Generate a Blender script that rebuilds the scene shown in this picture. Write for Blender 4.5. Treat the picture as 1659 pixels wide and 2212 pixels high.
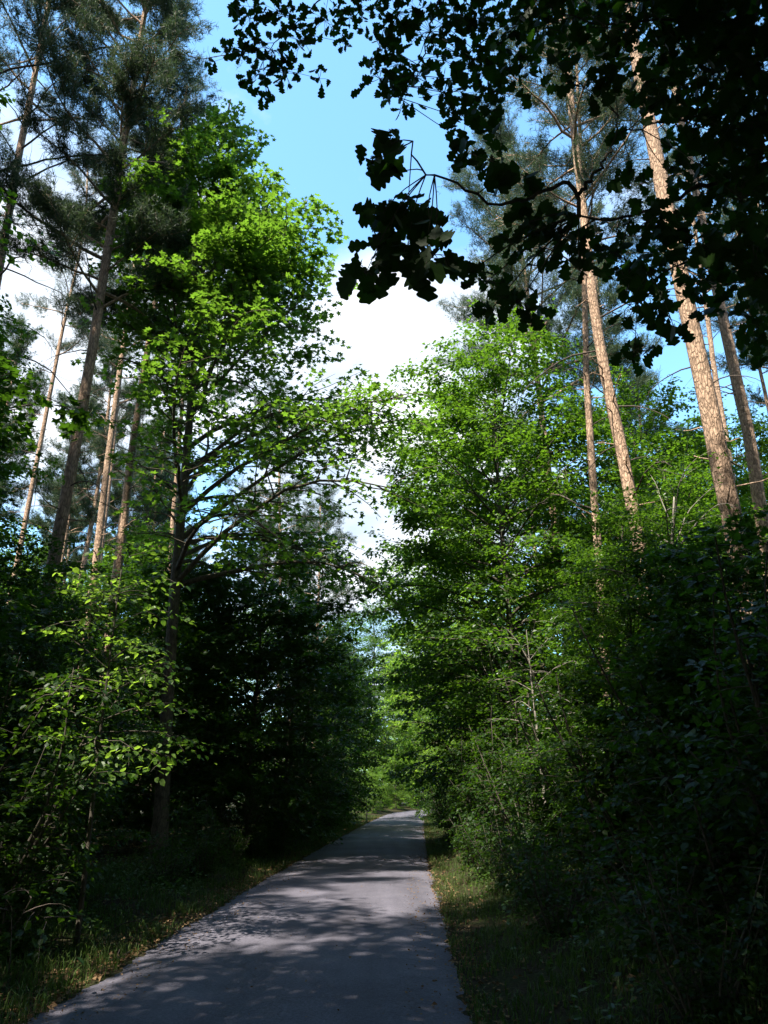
import bpy, math, random
import numpy as np
from math import radians as R, sin, cos, tan, pi

# ------------------------------------------------------------------ basics
for o in list(bpy.data.objects):
    bpy.data.objects.remove(o)
scene = bpy.context.scene
COL = scene.collection

PW, PH, F = 1659.0, 2211.5, 1600.0          # pixel frame the layout was measured in
PITCH = R(20.85)
CAM = np.array((0.0, 0.0, 1.55))
SUN_AZ = np.array((-0.60, -0.80)); SUN_AZ /= np.linalg.norm(SUN_AZ)
SUN_EL = R(57)

def ray(px, py):
    cx = (px - PW / 2) / F
    cy = (PH / 2 - py) / F
    return np.array((cx, cos(PITCH) - cy * sin(PITCH), sin(PITCH) + cy * cos(PITCH)))

def at(px, py, Y):
    d = ray(px, py)
    return CAM + d * (Y / d[1])

def on_ground(px, py, z=0.0):
    d = ray(px, py)
    return CAM + d * ((z - CAM[2]) / d[2])

def project(P):
    """world points -> pixel frame (for keeping overhead foliage out of view)"""
    q = np.asarray(P) - CAM
    depth = q[..., 1] * cos(PITCH) + q[..., 2] * sin(PITCH)
    up = -q[..., 1] * sin(PITCH) + q[..., 2] * cos(PITCH)
    dd = np.where(depth > 0.05, depth, 1e9)
    return PW / 2 + F * q[..., 0] / dd, PH / 2 - F * up / dd, depth

# ------------------------------------------------------------------ mesh builder
class MB:
    def __init__(self):
        self.v, self.loops, self.sizes, self.n, self.r = [], [], [], 0, []
    def add(self, verts, faces, rnd=None):
        verts = np.asarray(verts, np.float32).reshape(-1, 3)
        faces = np.asarray(faces, np.int32)
        self.v.append(verts)
        self.loops.append((faces + self.n).ravel())
        self.sizes.append(np.full(len(faces), faces.shape[1], np.int32))
        self.r.append(np.zeros(len(verts), np.float32) if rnd is None else np.asarray(rnd, np.float32))
        self.n += len(verts)
    def merge(self, other, offset=(0, 0, 0)):
        for v, l, s, r in zip(other.v, other.loops, other.sizes, other.r):
            pass
        if other.n:
            self.v.append(np.concatenate(other.v) + np.asarray(offset, np.float32))
            self.loops.append(np.concatenate([l for l in other.loops]) + self.n)
            self.sizes.append(np.concatenate(other.sizes))
            self.r.append(np.concatenate(other.r))
            self.n += other.n
    def mesh(self, name, mat, smooth=False, origin=(0, 0, 0)):
        me = bpy.data.meshes.new(name)
        v = np.concatenate(self.v) - np.asarray(origin, np.float32)
        lp = np.concatenate(self.loops)
        sz = np.concatenate(self.sizes)
        me.vertices.add(len(v)); me.vertices.foreach_set('co', v.ravel())
        me.loops.add(len(lp)); me.loops.foreach_set('vertex_index', lp)
        st = np.zeros(len(sz), np.int32); st[1:] = np.cumsum(sz)[:-1]
        me.polygons.add(len(sz)); me.polygons.foreach_set('loop_start', st)
        me.polygons.foreach_set('use_smooth', np.full(len(sz), smooth, bool))
        a = me.attributes.new('rnd', 'FLOAT', 'POINT')
        a.data.foreach_set('value', np.concatenate(self.r))
        me.materials.append(mat)
        me.update(calc_edges=True)
        return me
    def build(self, name, mat, parent=None, smooth=False, origin=(0, 0, 0)):
        o = bpy.data.objects.new(name, self.mesh(name, mat, smooth, origin))
        COL.objects.link(o)
        if parent is not None:
            o.parent = parent
        return o

def tag(o, label=None, cat=None, group=None, kind=None):
    if label: o['label'] = label
    if cat: o['category'] = cat
    if group: o['group'] = group
    if kind: o['kind'] = kind
    return o

def empty(name, loc, label, cat, group=None):
    o = bpy.data.objects.new(name, None)
    COL.objects.link(o)
    o.location = [float(c) for c in loc]
    o.empty_display_size = 0.3
    return tag(o, label, cat, group)

def copy_thing(root, loc, rz, sc, label, group=None):
    c = root.copy(); COL.objects.link(c)
    c.location = [float(q) for q in loc]; c.rotation_euler = (0, 0, rz)
    c.scale = (sc, sc, sc) if np.isscalar(sc) else sc
    c['label'] = label
    if group: c['group'] = group
    elif 'group' in c: del c['group']
    for ch in root.children:
        k = ch.copy(); COL.objects.link(k); k.parent = c
        for g in ch.children:
            d = g.copy(); COL.objects.link(d); d.parent = k
    return c

def unit(v):
    v = np.asarray(v, float)
    return v / (np.linalg.norm(v, axis=-1, keepdims=True) + 1e-9)

def tube(mb, pts, rad, seg=8, lump=0.0, rng=None, cap=True):
    pts = np.asarray(pts, float); n = len(pts)
    rad = np.broadcast_to(np.asarray(rad, float), (n,))
    t = np.gradient(pts, axis=0); t = unit(t)
    ref = np.array((0.0, 0.0, 1.0)) if abs(t[0][2]) < 0.8 else np.array((1.0, 0.0, 0.0))
    a = unit(np.cross(t, ref)); b = np.cross(t, a)
    th = np.linspace(0, 2 * pi, seg, endpoint=False)
    rr = rad[:, None] * np.ones((1, seg))
    if lump and rng is not None:
        rr = rr * (1 + lump * rng.standard_normal((n, seg)))
    v = pts[:, None, :] + rr[..., None] * (np.cos(th)[None, :, None] * a[:, None, :] + np.sin(th)[None, :, None] * b[:, None, :])
    v = v.reshape(-1, 3)
    i = np.arange(n - 1)[:, None] * seg; j = np.arange(seg)[None, :]; j2 = (j + 1) % seg
    f = np.stack([i + j, i + j2, i + seg + j2, i + seg + j], -1).reshape(-1, 4)
    mb.add(v, f)
    if cap:
        k = len(v)
        tri = [[0, 1, 2]]
        mb.loops.append(np.arange(mb.n - seg, mb.n, dtype=np.int32)); mb.sizes.append(np.array([seg], np.int32))

def resample(pts, n):
    pts = np.asarray(pts, float)
    d = np.r_[0, np.cumsum(np.linalg.norm(np.diff(pts, axis=0), axis=1))]
    s = np.linspace(0, d[-1], n)
    return np.stack([np.interp(s, d, pts[:, k]) for k in range(3)], -1)

def smooth_line(pts, n):
    """Catmull-Rom through the points"""
    p = np.asarray(pts, float)
    if len(p) < 3: return resample(p, n)
    q = np.vstack([2 * p[0] - p[1], p, 2 * p[-1] - p[-2]])
    out = []
    for k in range(1, len(q) - 2):
        for u in np.linspace(0, 1, 8, endpoint=False):
            out.append(0.5 * ((2 * q[k]) + (q[k + 1] - q[k - 1]) * u + (2 * q[k - 1] - 5 * q[k] + 4 * q[k + 1] - q[k + 2]) * u ** 2
                              + (-q[k - 1] + 3 * q[k] - 3 * q[k + 1] + q[k + 2]) * u ** 3))
    out.append(q[-2])
    return resample(np.array(out), n)

# ------------------------------------------------------------------ leaf shapes (along, side, up)
def t_simple():
    v = [(0, 0, 0), (.42, .36, .09), (1, 0, -.06), (.42, -.36, .09)]
    return np.array(v), np.array([(0, 2, 1), (0, 3, 2)])
def t_oval():
    v = [(0, 0, 0), (.36, 0, -.02), (.72, 0, -.03), (1.02, 0, -.1), (.16, .3, .05), (.66, .33, .05), (.16, -.3, .05), (.66, -.33, .05)]
    f = [(0, 1, 4), (1, 5, 4), (1, 2, 5), (2, 3, 5), (0, 6, 1), (1, 6, 7), (1, 7, 2), (2, 7, 3)]
    return np.array(v, float), np.array(f)
def t_maple():
    ang = [180, 128, 108, 86, 52, 24, 0, -24, -52, -86, -108, -128]
    rad = [.10, .40, .52, .36, .76, .44, .86, .44, .76, .36, .52, .40]
    v = [(.22, 0, -.03)] + [(.22 + r * cos(R(a)), r * sin(R(a)), .10 * r) for a, r in zip(ang, rad)]
    n = len(ang)
    f = [(0, 1 + (k + 1) % n, 1 + k) for k in range(n)]
    return np.array(v, float), np.array(f)
def t_oak():
    s = np.linspace(0.0, 1.0, 29)
    env = np.interp(s, [0, .05, .15, .3, .55, .75, .9, .97, 1], [.012, .04, .09, .17, .27, .31, .23, .12, .02])
    lob = np.abs(np.sin(pi * (s - .02) / .235)) ** .7
    w = env * (.50 + .54 * lob)
    mid = np.stack([s, 0 * s, -.10 * s ** 2], -1)
    lf = np.stack([s + .14 * w, w, .08 * w - .10 * s ** 2], -1)
    rt = lf * np.array((1, -1, 1))
    rt[1:-1, 0] -= .03
    v = np.vstack([mid, lf, rt]); n = len(s)
    f = []
    for k in range(n - 1):
        f += [(k, k + 1, n + k + 1), (k, n + k + 1, n + k), (k, 2 * n + k, 2 * n + k + 1), (k, 2 * n + k + 1, k + 1)]
    return v, np.array(f)
T_SIMPLE, T_OVAL, T_MAPLE, T_OAK = t_simple(), t_oval(), t_maple(), t_oak()

def add_leaves(mb, P, D, N, S, tmpl, rng):
    tv, tf = tmpl
    n = len(P)
    if n == 0: return
    P = np.asarray(P); D = unit(D)
    B = unit(np.cross(N, D)); N = np.cross(D, B)
    S = np.broadcast_to(np.asarray(S, float), (n,))
    w = rng.uniform(.85, 1.15, n)
    v = (P[:, None, :] + S[:, None, None] * (tv[None, :, 0:1] * D[:, None, :] + (w[:, None, None] * tv[None, :, 1:2]) * B[:, None, :]
         + tv[None, :, 2:3] * N[:, None, :]))
    f = tf[None] + (np.arange(n) * len(tv))[:, None, None]
    rnd = np.repeat(rng.random(n), len(tv))
    mb.add(v.reshape(-1, 3), f.reshape(-1, 3), rnd)

# ------------------------------------------------------------------ materials
def new_mat(name):
    m = bpy.data.materials.new(name); m.use_nodes = True
    nt = m.node_tree; nt.nodes.clear()
    return m, nt, nt.nodes, nt.links

def leaf_mat(name, c0, c1, t0, trans=0.45, rough=0.42, spec=0.45):
    m, nt, nd, lk = new_mat(name)
    out = nd.new('ShaderNodeOutputMaterial')
    at_ = nd.new('ShaderNodeAttribute'); at_.attribute_name = 'rnd'
    oi = nd.new('ShaderNodeObjectInfo')
    ramp = nd.new('ShaderNodeMix'); ramp.data_type = 'RGBA'
    ramp.inputs[6].default_value = (*c0, 1); ramp.inputs[7].default_value = (*c1, 1)
    lk.new(at_.outputs['Fac'], ramp.inputs[0])
    hv = nd.new('ShaderNodeHueSaturation')
    mp = nd.new('ShaderNodeMapRange'); mp.inputs[3].default_value = .8; mp.inputs[4].default_value = 1.2
    lk.new(oi.outputs['Random'], mp.inputs[0]); lk.new(mp.outputs[0], hv.inputs['Value'])
    lk.new(ramp.outputs[2], hv.inputs['Color'])
    p = nd.new('ShaderNodeBsdfPrincipled')
    lk.new(hv.outputs[0], p.inputs['Base Color'])
    p.inputs['Roughness'].default_value = rough
    p.inputs['Specular IOR Level'].default_value = spec
    tr = nd.new('ShaderNodeBsdfTranslucent'); 
    mt = nd.new('ShaderNodeMix'); mt.data_type = 'RGBA'; mt.blend_type = 'MULTIPLY'; mt.inputs[0].default_value = 1
    mp2 = nd.new('ShaderNodeMapRange'); mp2.inputs[3].default_value = .65; mp2.inputs[4].default_value = 1.25
    lk.new(at_.outputs['Fac'], mp2.inputs[0])
    mt.inputs[6].default_value = (*t0, 1); lk.new(mp2.outputs[0], mt.inputs[7])
    lk.new(mt.outputs[2], tr.inputs['Color'])
    mx = nd.new('ShaderNodeMixShader'); mx.inputs[0].default_value = trans
    lk.new(p.outputs[0], mx.inputs[1]); lk.new(tr.outputs[0], mx.inputs[2])
    lk.new(mx.outputs[0], out.inputs[0])
    return m

def bark_mat(name, lo, hi, split=None, scale=6.0, bump=.5, crack=.45):
    """lo: plated lower bark, hi: flaky upper bark; the species changes colour at the local height given by split"""
    m, nt, nd, lk = new_mat(name)
    out = nd.new('ShaderNodeOutputMaterial'); p = nd.new('ShaderNodeBsdfPrincipled')
    tc = nd.new('ShaderNodeTexCoord')
    mpg = nd.new('ShaderNodeMapping'); mpg.inputs['Scale'].default_value = (scale, scale, scale * .28)
    lk.new(tc.outputs['Object'], mpg.inputs[0])
    vo = nd.new('ShaderNodeTexVoronoi'); vo.feature = 'DISTANCE_TO_EDGE'; vo.inputs['Scale'].default_value = 2.4
    nz = nd.new('ShaderNodeTexNoise'); nz.inputs['Scale'].default_value = 2.0; nz.inputs['Detail'].default_value = 6
    lk.new(mpg.outputs[0], nz.inputs[0])
    add = nd.new('ShaderNodeVectorMath'); add.operation = 'MULTIPLY_ADD'; add.inputs[1].default_value = (.6, .6, .6)
    lk.new(nz.outputs['Color'], add.inputs[0]); lk.new(mpg.outputs[0], add.inputs[2])
    lk.new(add.outputs[0], vo.inputs[0])
    cr = nd.new('ShaderNodeMapRange'); cr.inputs[1].default_value = 0; cr.inputs[2].default_value = .16
    cr.inputs[3].default_value = 1 - crack; cr.inputs[4].default_value = 1
    lk.new(vo.outputs['Distance'], cr.inputs[0])
    base = nd.new('ShaderNodeMix'); base.data_type = 'RGBA'
    base.inputs[6].default_value = (*lo, 1); base.inputs[7].default_value = (*hi, 1)
    if split is not None:
        sx = nd.new('ShaderNodeSeparateXYZ'); lk.new(tc.outputs['Object'], sx.inputs[0])
        n2 = nd.new('ShaderNodeTexNoise'); n2.inputs['Scale'].default_value = 1.1; n2.inputs['Detail'].default_value = 4
        lk.new(tc.outputs['Object'], n2.inputs[0])
        ma = nd.new('ShaderNodeMath'); ma.operation = 'MULTIPLY_ADD'; ma.inputs[1].default_value = 5.0
        lk.new(n2.outputs['Fac'], ma.inputs[0]); lk.new(sx.outputs['Z'], ma.inputs[2])
        mr = nd.new('ShaderNodeMapRange'); mr.inputs[1].default_value = split; mr.inputs[2].default_value = split + 5
        lk.new(ma.outputs[0], mr.inputs[0]); lk.new(mr.outputs[0], base.inputs[0])
    else:
        lk.new(nz.outputs['Fac'], base.inputs[0])
    n3 = nd.new('ShaderNodeTexNoise'); n3.inputs['Scale'].default_value = 9; n3.inputs['Detail'].default_value = 5
    lk.new(tc.outputs['Object'], n3.inputs[0])
    v3 = nd.new('ShaderNodeMapRange'); v3.inputs[1].default_value = .3; v3.inputs[2].default_value = .7
    v3.inputs[3].default_value = .7; v3.inputs[4].default_value = 1.25
    lk.new(n3.outputs['Fac'], v3.inputs[0])
    m1 = nd.new('ShaderNodeMath'); m1.operation = 'MULTIPLY'; lk.new(cr.outputs[0], m1.inputs[0]); lk.new(v3.outputs[0], m1.inputs[1])
    mul = nd.new('ShaderNodeMix'); mul.data_type = 'RGBA'; mul.blend_type = 'MULTIPLY'; mul.inputs[0].default_value = 1
    lk.new(base.outputs[2], mul.inputs[6]); lk.new(m1.outputs[0], mul.inputs[7])
    lk.new(mul.outputs[2], p.inputs['Base Color'])
    p.inputs['Roughness'].default_value = .9; p.inputs['Specular IOR Level'].default_value = .2
    bp = nd.new('ShaderNodeBump'); bp.inputs['Strength'].default_value = bump; bp.inputs['Distance'].default_value = .03
    lk.new(m1.outputs[0], bp.inputs['Height']); lk.new(bp.outputs[0], p.inputs['Normal'])
    lk.new(p.outputs[0], out.inputs[0])
    return m

def noise_mat(name, cols, scale=3.0, fine=60.0, rough=.9, bump=.3, bdist=.02, spec=.25):
    m, nt, nd, lk = new_mat(name)
    out = nd.new('ShaderNodeOutputMaterial'); p = nd.new('ShaderNodeBsdfPrincipled')
    tc = nd.new('ShaderNodeTexCoord')
    nz = nd.new('ShaderNodeTexNoise'); nz.inputs['Scale'].default_value = scale; nz.inputs['Detail'].default_value = 8; nz.inputs['Roughness'].default_value = .65
    lk.new(tc.outputs['Object'], nz.inputs[0])
    rp = nd.new('ShaderNodeValToRGB')
    el = rp.color_ramp.elements
    el[0].position = .3; el[0].color = (*cols[0], 1); el[1].position = .7; el[1].color = (*cols[-1], 1)
    for k, c in enumerate(cols[1:-1]):
        e = el.new(.3 + .4 * (k + 1) / (len(cols) - 1)); e.color = (*c, 1)
    lk.new(nz.outputs['Fac'], rp.inputs[0])
    nf = nd.new('ShaderNodeTexNoise'); nf.inputs['Scale'].default_value = fine; nf.inputs['Detail'].default_value = 4
    lk.new(tc.outputs['Object'], nf.inputs[0])
    mr = nd.new('ShaderNodeMapRange'); mr.inputs[1].default_value = .3; mr.inputs[2].default_value = .7; mr.inputs[3].default_value = .72; mr.inputs[4].default_value = 1.28
    lk.new(nf.outputs['Fac'], mr.inputs[0])
    mul = nd.new('ShaderNodeMix'); mul.data_type = 'RGBA'; mul.blend_type = 'MULTIPLY'; mul.inputs[0].default_value = 1
    lk.new(rp.outputs[0], mul.inputs[6]); lk.new(mr.outputs[0], mul.inputs[7])
    lk.new(mul.outputs[2], p.inputs['Base Color'])
    p.inputs['Roughness'].default_value = rough; p.inputs['Specular IOR Level'].default_value = spec
    bp = nd.new('ShaderNodeBump'); bp.inputs['Strength'].default_value = bump; bp.inputs['Distance'].default_value = bdist
    lk.new(nf.outputs['Fac'], bp.inputs['Height']); lk.new(bp.outputs[0], p.inputs['Normal'])
    lk.new(p.outputs[0], out.inputs[0])
    return m

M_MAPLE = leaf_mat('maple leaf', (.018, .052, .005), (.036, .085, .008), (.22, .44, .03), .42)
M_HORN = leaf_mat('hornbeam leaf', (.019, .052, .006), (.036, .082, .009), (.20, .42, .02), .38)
M_HAZEL = leaf_mat('hazel leaf', (.011, .034, .005), (.022, .052, .007), (.11, .25, .012), .30, .46, .28)  # leaf colour darkened so the undergrowth reads as shaded
M_SHADED = leaf_mat('shaded maple leaf', (.011, .034, .005), (.021, .052, .007), (.10, .24, .012), .30, .44, .32)  # maple leaf with a lowered colour that stands in for understorey shade
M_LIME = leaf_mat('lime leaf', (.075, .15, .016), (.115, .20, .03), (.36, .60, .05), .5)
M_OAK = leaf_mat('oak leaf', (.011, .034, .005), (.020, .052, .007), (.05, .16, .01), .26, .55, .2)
M_NEEDLE = leaf_mat('pine needle', (.026, .055, .028), (.085, .125, .065), (.11, .18, .06), .22, .55, .3)
M_GRASS = leaf_mat('grass blade', (.035, .075, .012), (.085, .12, .03), (.12, .24, .03), .3, .5, .3)
M_HERB = leaf_mat('herb leaf', (.03, .07, .012), (.06, .11, .02), (.14, .28, .03), .35)
M_DRY = leaf_mat('dry leaf', (.12, .065, .03), (.30, .20, .11), (.25, .14, .05), .15, .8, .1)
M_PINE = bark_mat('pine bark', (.20, .145, .11), (.56, .385, .265), 5.0, 8.0, .8, .52)
M_GREY = bark_mat('grey bark', (.075, .065, .05), (.12, .105, .08), None, 9.0, .35, .3)
M_MBARK = bark_mat('maple bark', (.10, .085, .060), (.17, .145, .105), None, 8.0, .4, .4)
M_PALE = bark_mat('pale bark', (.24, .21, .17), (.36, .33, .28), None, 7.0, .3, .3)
M_DEAD = bark_mat('dead twig', (.09, .07, .055), (.16, .13, .11), None, 9.0, .2, .3)
def road_mat():
    m = noise_mat('asphalt', [(.074, .070, .087), (.104, .098, .121), (.122, .115, .141), (.142, .133, .158)], .8, 90, .88, .6, .008, .25)
    nt = m.node_tree; nd, lk = nt.nodes, nt.links
    p = next(n for n in nd if n.type == 'BSDF_PRINCIPLED'); src = p.inputs['Base Color'].links[0].from_socket
    tc = nd.new('ShaderNodeTexCoord')
    mp = nd.new('ShaderNodeMapping'); mp.inputs['Scale'].default_value = (2.2, .12, 1); lk.new(tc.outputs['Object'], mp.inputs[0])
    n1 = nd.new('ShaderNodeTexNoise'); n1.inputs['Scale'].default_value = 1.0; n1.inputs['Detail'].default_value = 5; lk.new(mp.outputs[0], n1.inputs[0])
    r1 = nd.new('ShaderNodeMapRange'); r1.inputs[1].default_value = .3; r1.inputs[2].default_value = .7; r1.inputs[3].default_value = .78; r1.inputs[4].default_value = 1.2; lk.new(n1.outputs['Fac'], r1.inputs[0])
    n2 = nd.new('ShaderNodeTexNoise'); n2.inputs['Scale'].default_value = 1.4; n2.inputs['Detail'].default_value = 5; lk.new(tc.outputs['Object'], n2.inputs[0])
    ad = nd.new('ShaderNodeVectorMath'); ad.operation = 'MULTIPLY_ADD'; ad.inputs[1].default_value = (1.3, 1.3, 0); lk.new(n2.outputs['Color'], ad.inputs[0]); lk.new(tc.outputs['Object'], ad.inputs[2])
    vo = nd.new('ShaderNodeTexVoronoi'); vo.feature = 'DISTANCE_TO_EDGE'; vo.inputs['Scale'].default_value = .42; lk.new(ad.outputs[0], vo.inputs[0])
    r2 = nd.new('ShaderNodeMapRange'); r2.inputs[1].default_value = .001; r2.inputs[2].default_value = .006; r2.inputs[3].default_value = .78; r2.inputs[4].default_value = 1; lk.new(vo.outputs['Distance'], r2.inputs[0])
    n3 = nd.new('ShaderNodeTexNoise'); n3.inputs['Scale'].default_value = 38; n3.inputs['Detail'].default_value = 3; lk.new(tc.outputs['Object'], n3.inputs[0])
    r3 = nd.new('ShaderNodeMapRange'); r3.inputs[1].default_value = .35; r3.inputs[2].default_value = .7; r3.inputs[3].default_value = .84; r3.inputs[4].default_value = 1.2; lk.new(n3.outputs['Fac'], r3.inputs[0])
    q = src
    for r in (r1, r2, r3):
        mu = nd.new('ShaderNodeMix'); mu.data_type = 'RGBA'; mu.blend_type = 'MULTIPLY'; mu.inputs[0].default_value = 1
        lk.new(q, mu.inputs[6]); lk.new(r.outputs[0], mu.inputs[7]); q = mu.outputs[2]
    lk.new(q, p.inputs['Base Color'])
    return m
M_ROAD = road_mat()
M_SOIL = noise_mat('forest floor', [(.022, .016, .010), (.038, .028, .017), (.030, .036, .014), (.066, .046, .027)], 1.6, 22, .95, .8, .05, .1)

# ------------------------------------------------------------------ road line and ground
LEFT = [(30, 2211), (250, 2070), (370, 2000), (480, 1930), (600, 1870), (700, 1820), (770, 1785), (830, 1762), (880, 1747), (905, 1738)]
RIGHT = [(1040, 2211), (1018, 2100), (985, 1960), (957, 1880), (930, 1810), (918, 1775), (917, 1762), (924, 1750), (936, 1738)]
gl = np.array([on_ground(*p) for p in LEFT]); gr = np.array([on_ground(*p) for p in RIGHT])
_ys = np.r_[np.arange(6, 42, 3.0), 46, 54, 62, 72]
_xl = np.interp(_ys, gl[:, 1], gl[:, 0]); _xr = np.interp(_ys, gr[:, 1], gr[:, 0])
_c = (_xl + _xr) / 2
cf = np.polyfit(_ys, _c, 4)
def xc(y):
    y = np.asarray(y, float)
    yc = np.clip(y, 5, 66)
    v = np.polyval(cf, yc); dv = np.polyval(np.polyder(cf), yc)
    far = np.clip(y - 66, 0, None)
    return v + dv * (y - yc) + 0.006 * far ** 2
HALF = 1.68
print('road centre', [(float(y), round(float(a), 2), round(float(b - c), 2)) for y, a, b, c in zip(_ys, _c, _xr, _xl)])

_rng = np.random.default_rng(5)
_nx, _ny, _np = _rng.uniform(-1, 1, 14), _rng.uniform(-1, 1, 14), _rng.uniform(0, 6, 14)
def bumps(x, y, k=1.0):
    s = 0
    for a, b, p in zip(_nx, _ny, _np):
        s = s + np.sin(x * a * 2.2 * k + y * b * 2.2 * k + p)
    return s / 14
def sstep(t):
    t = np.clip(t, 0, 1); return t * t * (3 - 2 * t)
def gz(x, y):
    x = np.asarray(x, float); y = np.asarray(y, float)
    u = x - xc(y); d = np.abs(u) - HALF
    bank = np.where(u < 0, .22 * sstep(d / 2.4), .40 * sstep((d - .25) / 1.6))
    z = -.02 + bank + sstep(d / 1.5) * (.10 * bumps(x, y) + .05 * bumps(x, y, 3)) + sstep((d - 3) / 20) * .5 * bumps(x * .15, y * .15)
    # low mound on the right verge
    z = z + .32 * np.exp(-(((u - 2.9) / .8) ** 2 + ((y - 20.0) / 2.2) ** 2))
    return np.where(d < 0, -.02, z)

us = np.r_[-400, -250, -150, -90, -60, np.arange(-40, -10, 2.5), np.arange(-10, -2, .25), np.arange(-2, 2.01, .17), np.arange(2.2, 10, .25), np.arange(10, 40, 2.5), 60, 90, 150, 250, 400]
vs = np.r_[-300, -150, -80, -40, -20, np.arange(-12, 40, .4), np.arange(40, 110, 1.5), np.arange(115, 200, 8), 260, 400, 700]
U, V = np.meshgrid(us, vs)
Xg = U + xc(np.clip(V, -40, 130)); Zg = gz(U + xc(V), V)
Zg = np.where(np.abs(U) < HALF + .05, -.02, Zg)
def grid_mesh(X, Y, Z):
    h, w = X.shape
    i = np.arange(h - 1)[:, None] * w + np.arange(w - 1)[None, :]
    f = np.stack([i, i + 1, i + w + 1, i + w], -1).reshape(-1, 4)
    mb = MB(); mb.add(np.stack([X, Y, Z], -1).reshape(-1, 3), f); return mb
tag(grid_mesh(Xg, V, Zg).build('ground', M_SOIL, None, True), kind='structure')
ru = np.linspace(-1, 1, 9); rv = np.r_[np.arange(-40, 3, .5), np.arange(3, 45, .07), np.arange(45, 110, .5), np.arange(110, 132, 2)]
RU, RV = np.meshgrid(ru, rv)
edge = .16 * bumps(RU * 3, RV * 1.2, 1) + .10 * bumps(RU * 7, RV * 4, 2) + .09 * bumps(RU * 5, RV * 11, 2)
RX = RU * (HALF + np.where(np.abs(RU) > .99, edge, 0)) + xc(RV)
RZ = .025 * (1 - RU ** 2) + np.where(np.abs(RU) > .99, -.024, 0.004)
tag(grid_mesh(RX, RV, RZ).build('road', M_ROAD, None, True), kind='structure')

# ------------------------------------------------------------------ growth helpers
def grow(p0, d0, L, n, rng, wander=.12, up=0.0, droop=0.0):
    pts = [np.asarray(p0, float)]; d = unit(d0)
    st = L / n
    for k in range(n):
        d = unit(d + wander * rng.standard_normal(3) + np.array((0, 0, up - droop * (k + 1) / n)))
        pts.append(pts[-1] + d * st)
    return np.array(pts)

def pt(pts, s):
    f = s * (len(pts) - 1); i = min(int(f), len(pts) - 2); f -= i
    return pts[i] * (1 - f) + pts[i + 1] * f, unit(pts[i + 1] - pts[i])

def spray(mbl, sub, dens, lsize, tmpl, rng, spread=.17, flat=.06, keep=None, upb=1.0):
    """leaves held along one twig line"""
    L = np.linalg.norm(np.diff(sub, axis=0), axis=1).sum()
    n = max(3, rng.poisson(dens * L))
    s = rng.random(n) ** .8
    f = s * (len(sub) - 1); i = np.minimum(f.astype(int), len(sub) - 2); f = (f - i)[:, None]
    P = sub[i] * (1 - f) + sub[i + 1] * f
    T = unit(sub[i + 1] - sub[i])
    side = unit(np.cross(T, (0, 0, 1.0)) + 1e-4)
    sg = rng.choice([-1.0, 1.0], n)[:, None]
    off = np.abs(rng.normal(0, spread, n))[:, None]
    P = P + side * sg * off + np.stack([0 * s, 0 * s, rng.normal(0, flat, n) - .15 * off[:, 0]], -1)
    D = unit(side * sg * .9 + T * .7 + rng.normal(0, .35, (n, 3)) + np.array((0, 0, -.28)))
    N = unit(np.array((0, 0, upb)) + rng.normal(0, .42, (n, 3)))
    S = lsize * rng.uniform(.6, 1.15, n)
    if keep is not None:
        k = keep(P); P, D, N, S = P[k], D[k], N[k], S[k]
    add_leaves(mbl, P, D, N, S, tmpl, rng)

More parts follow.
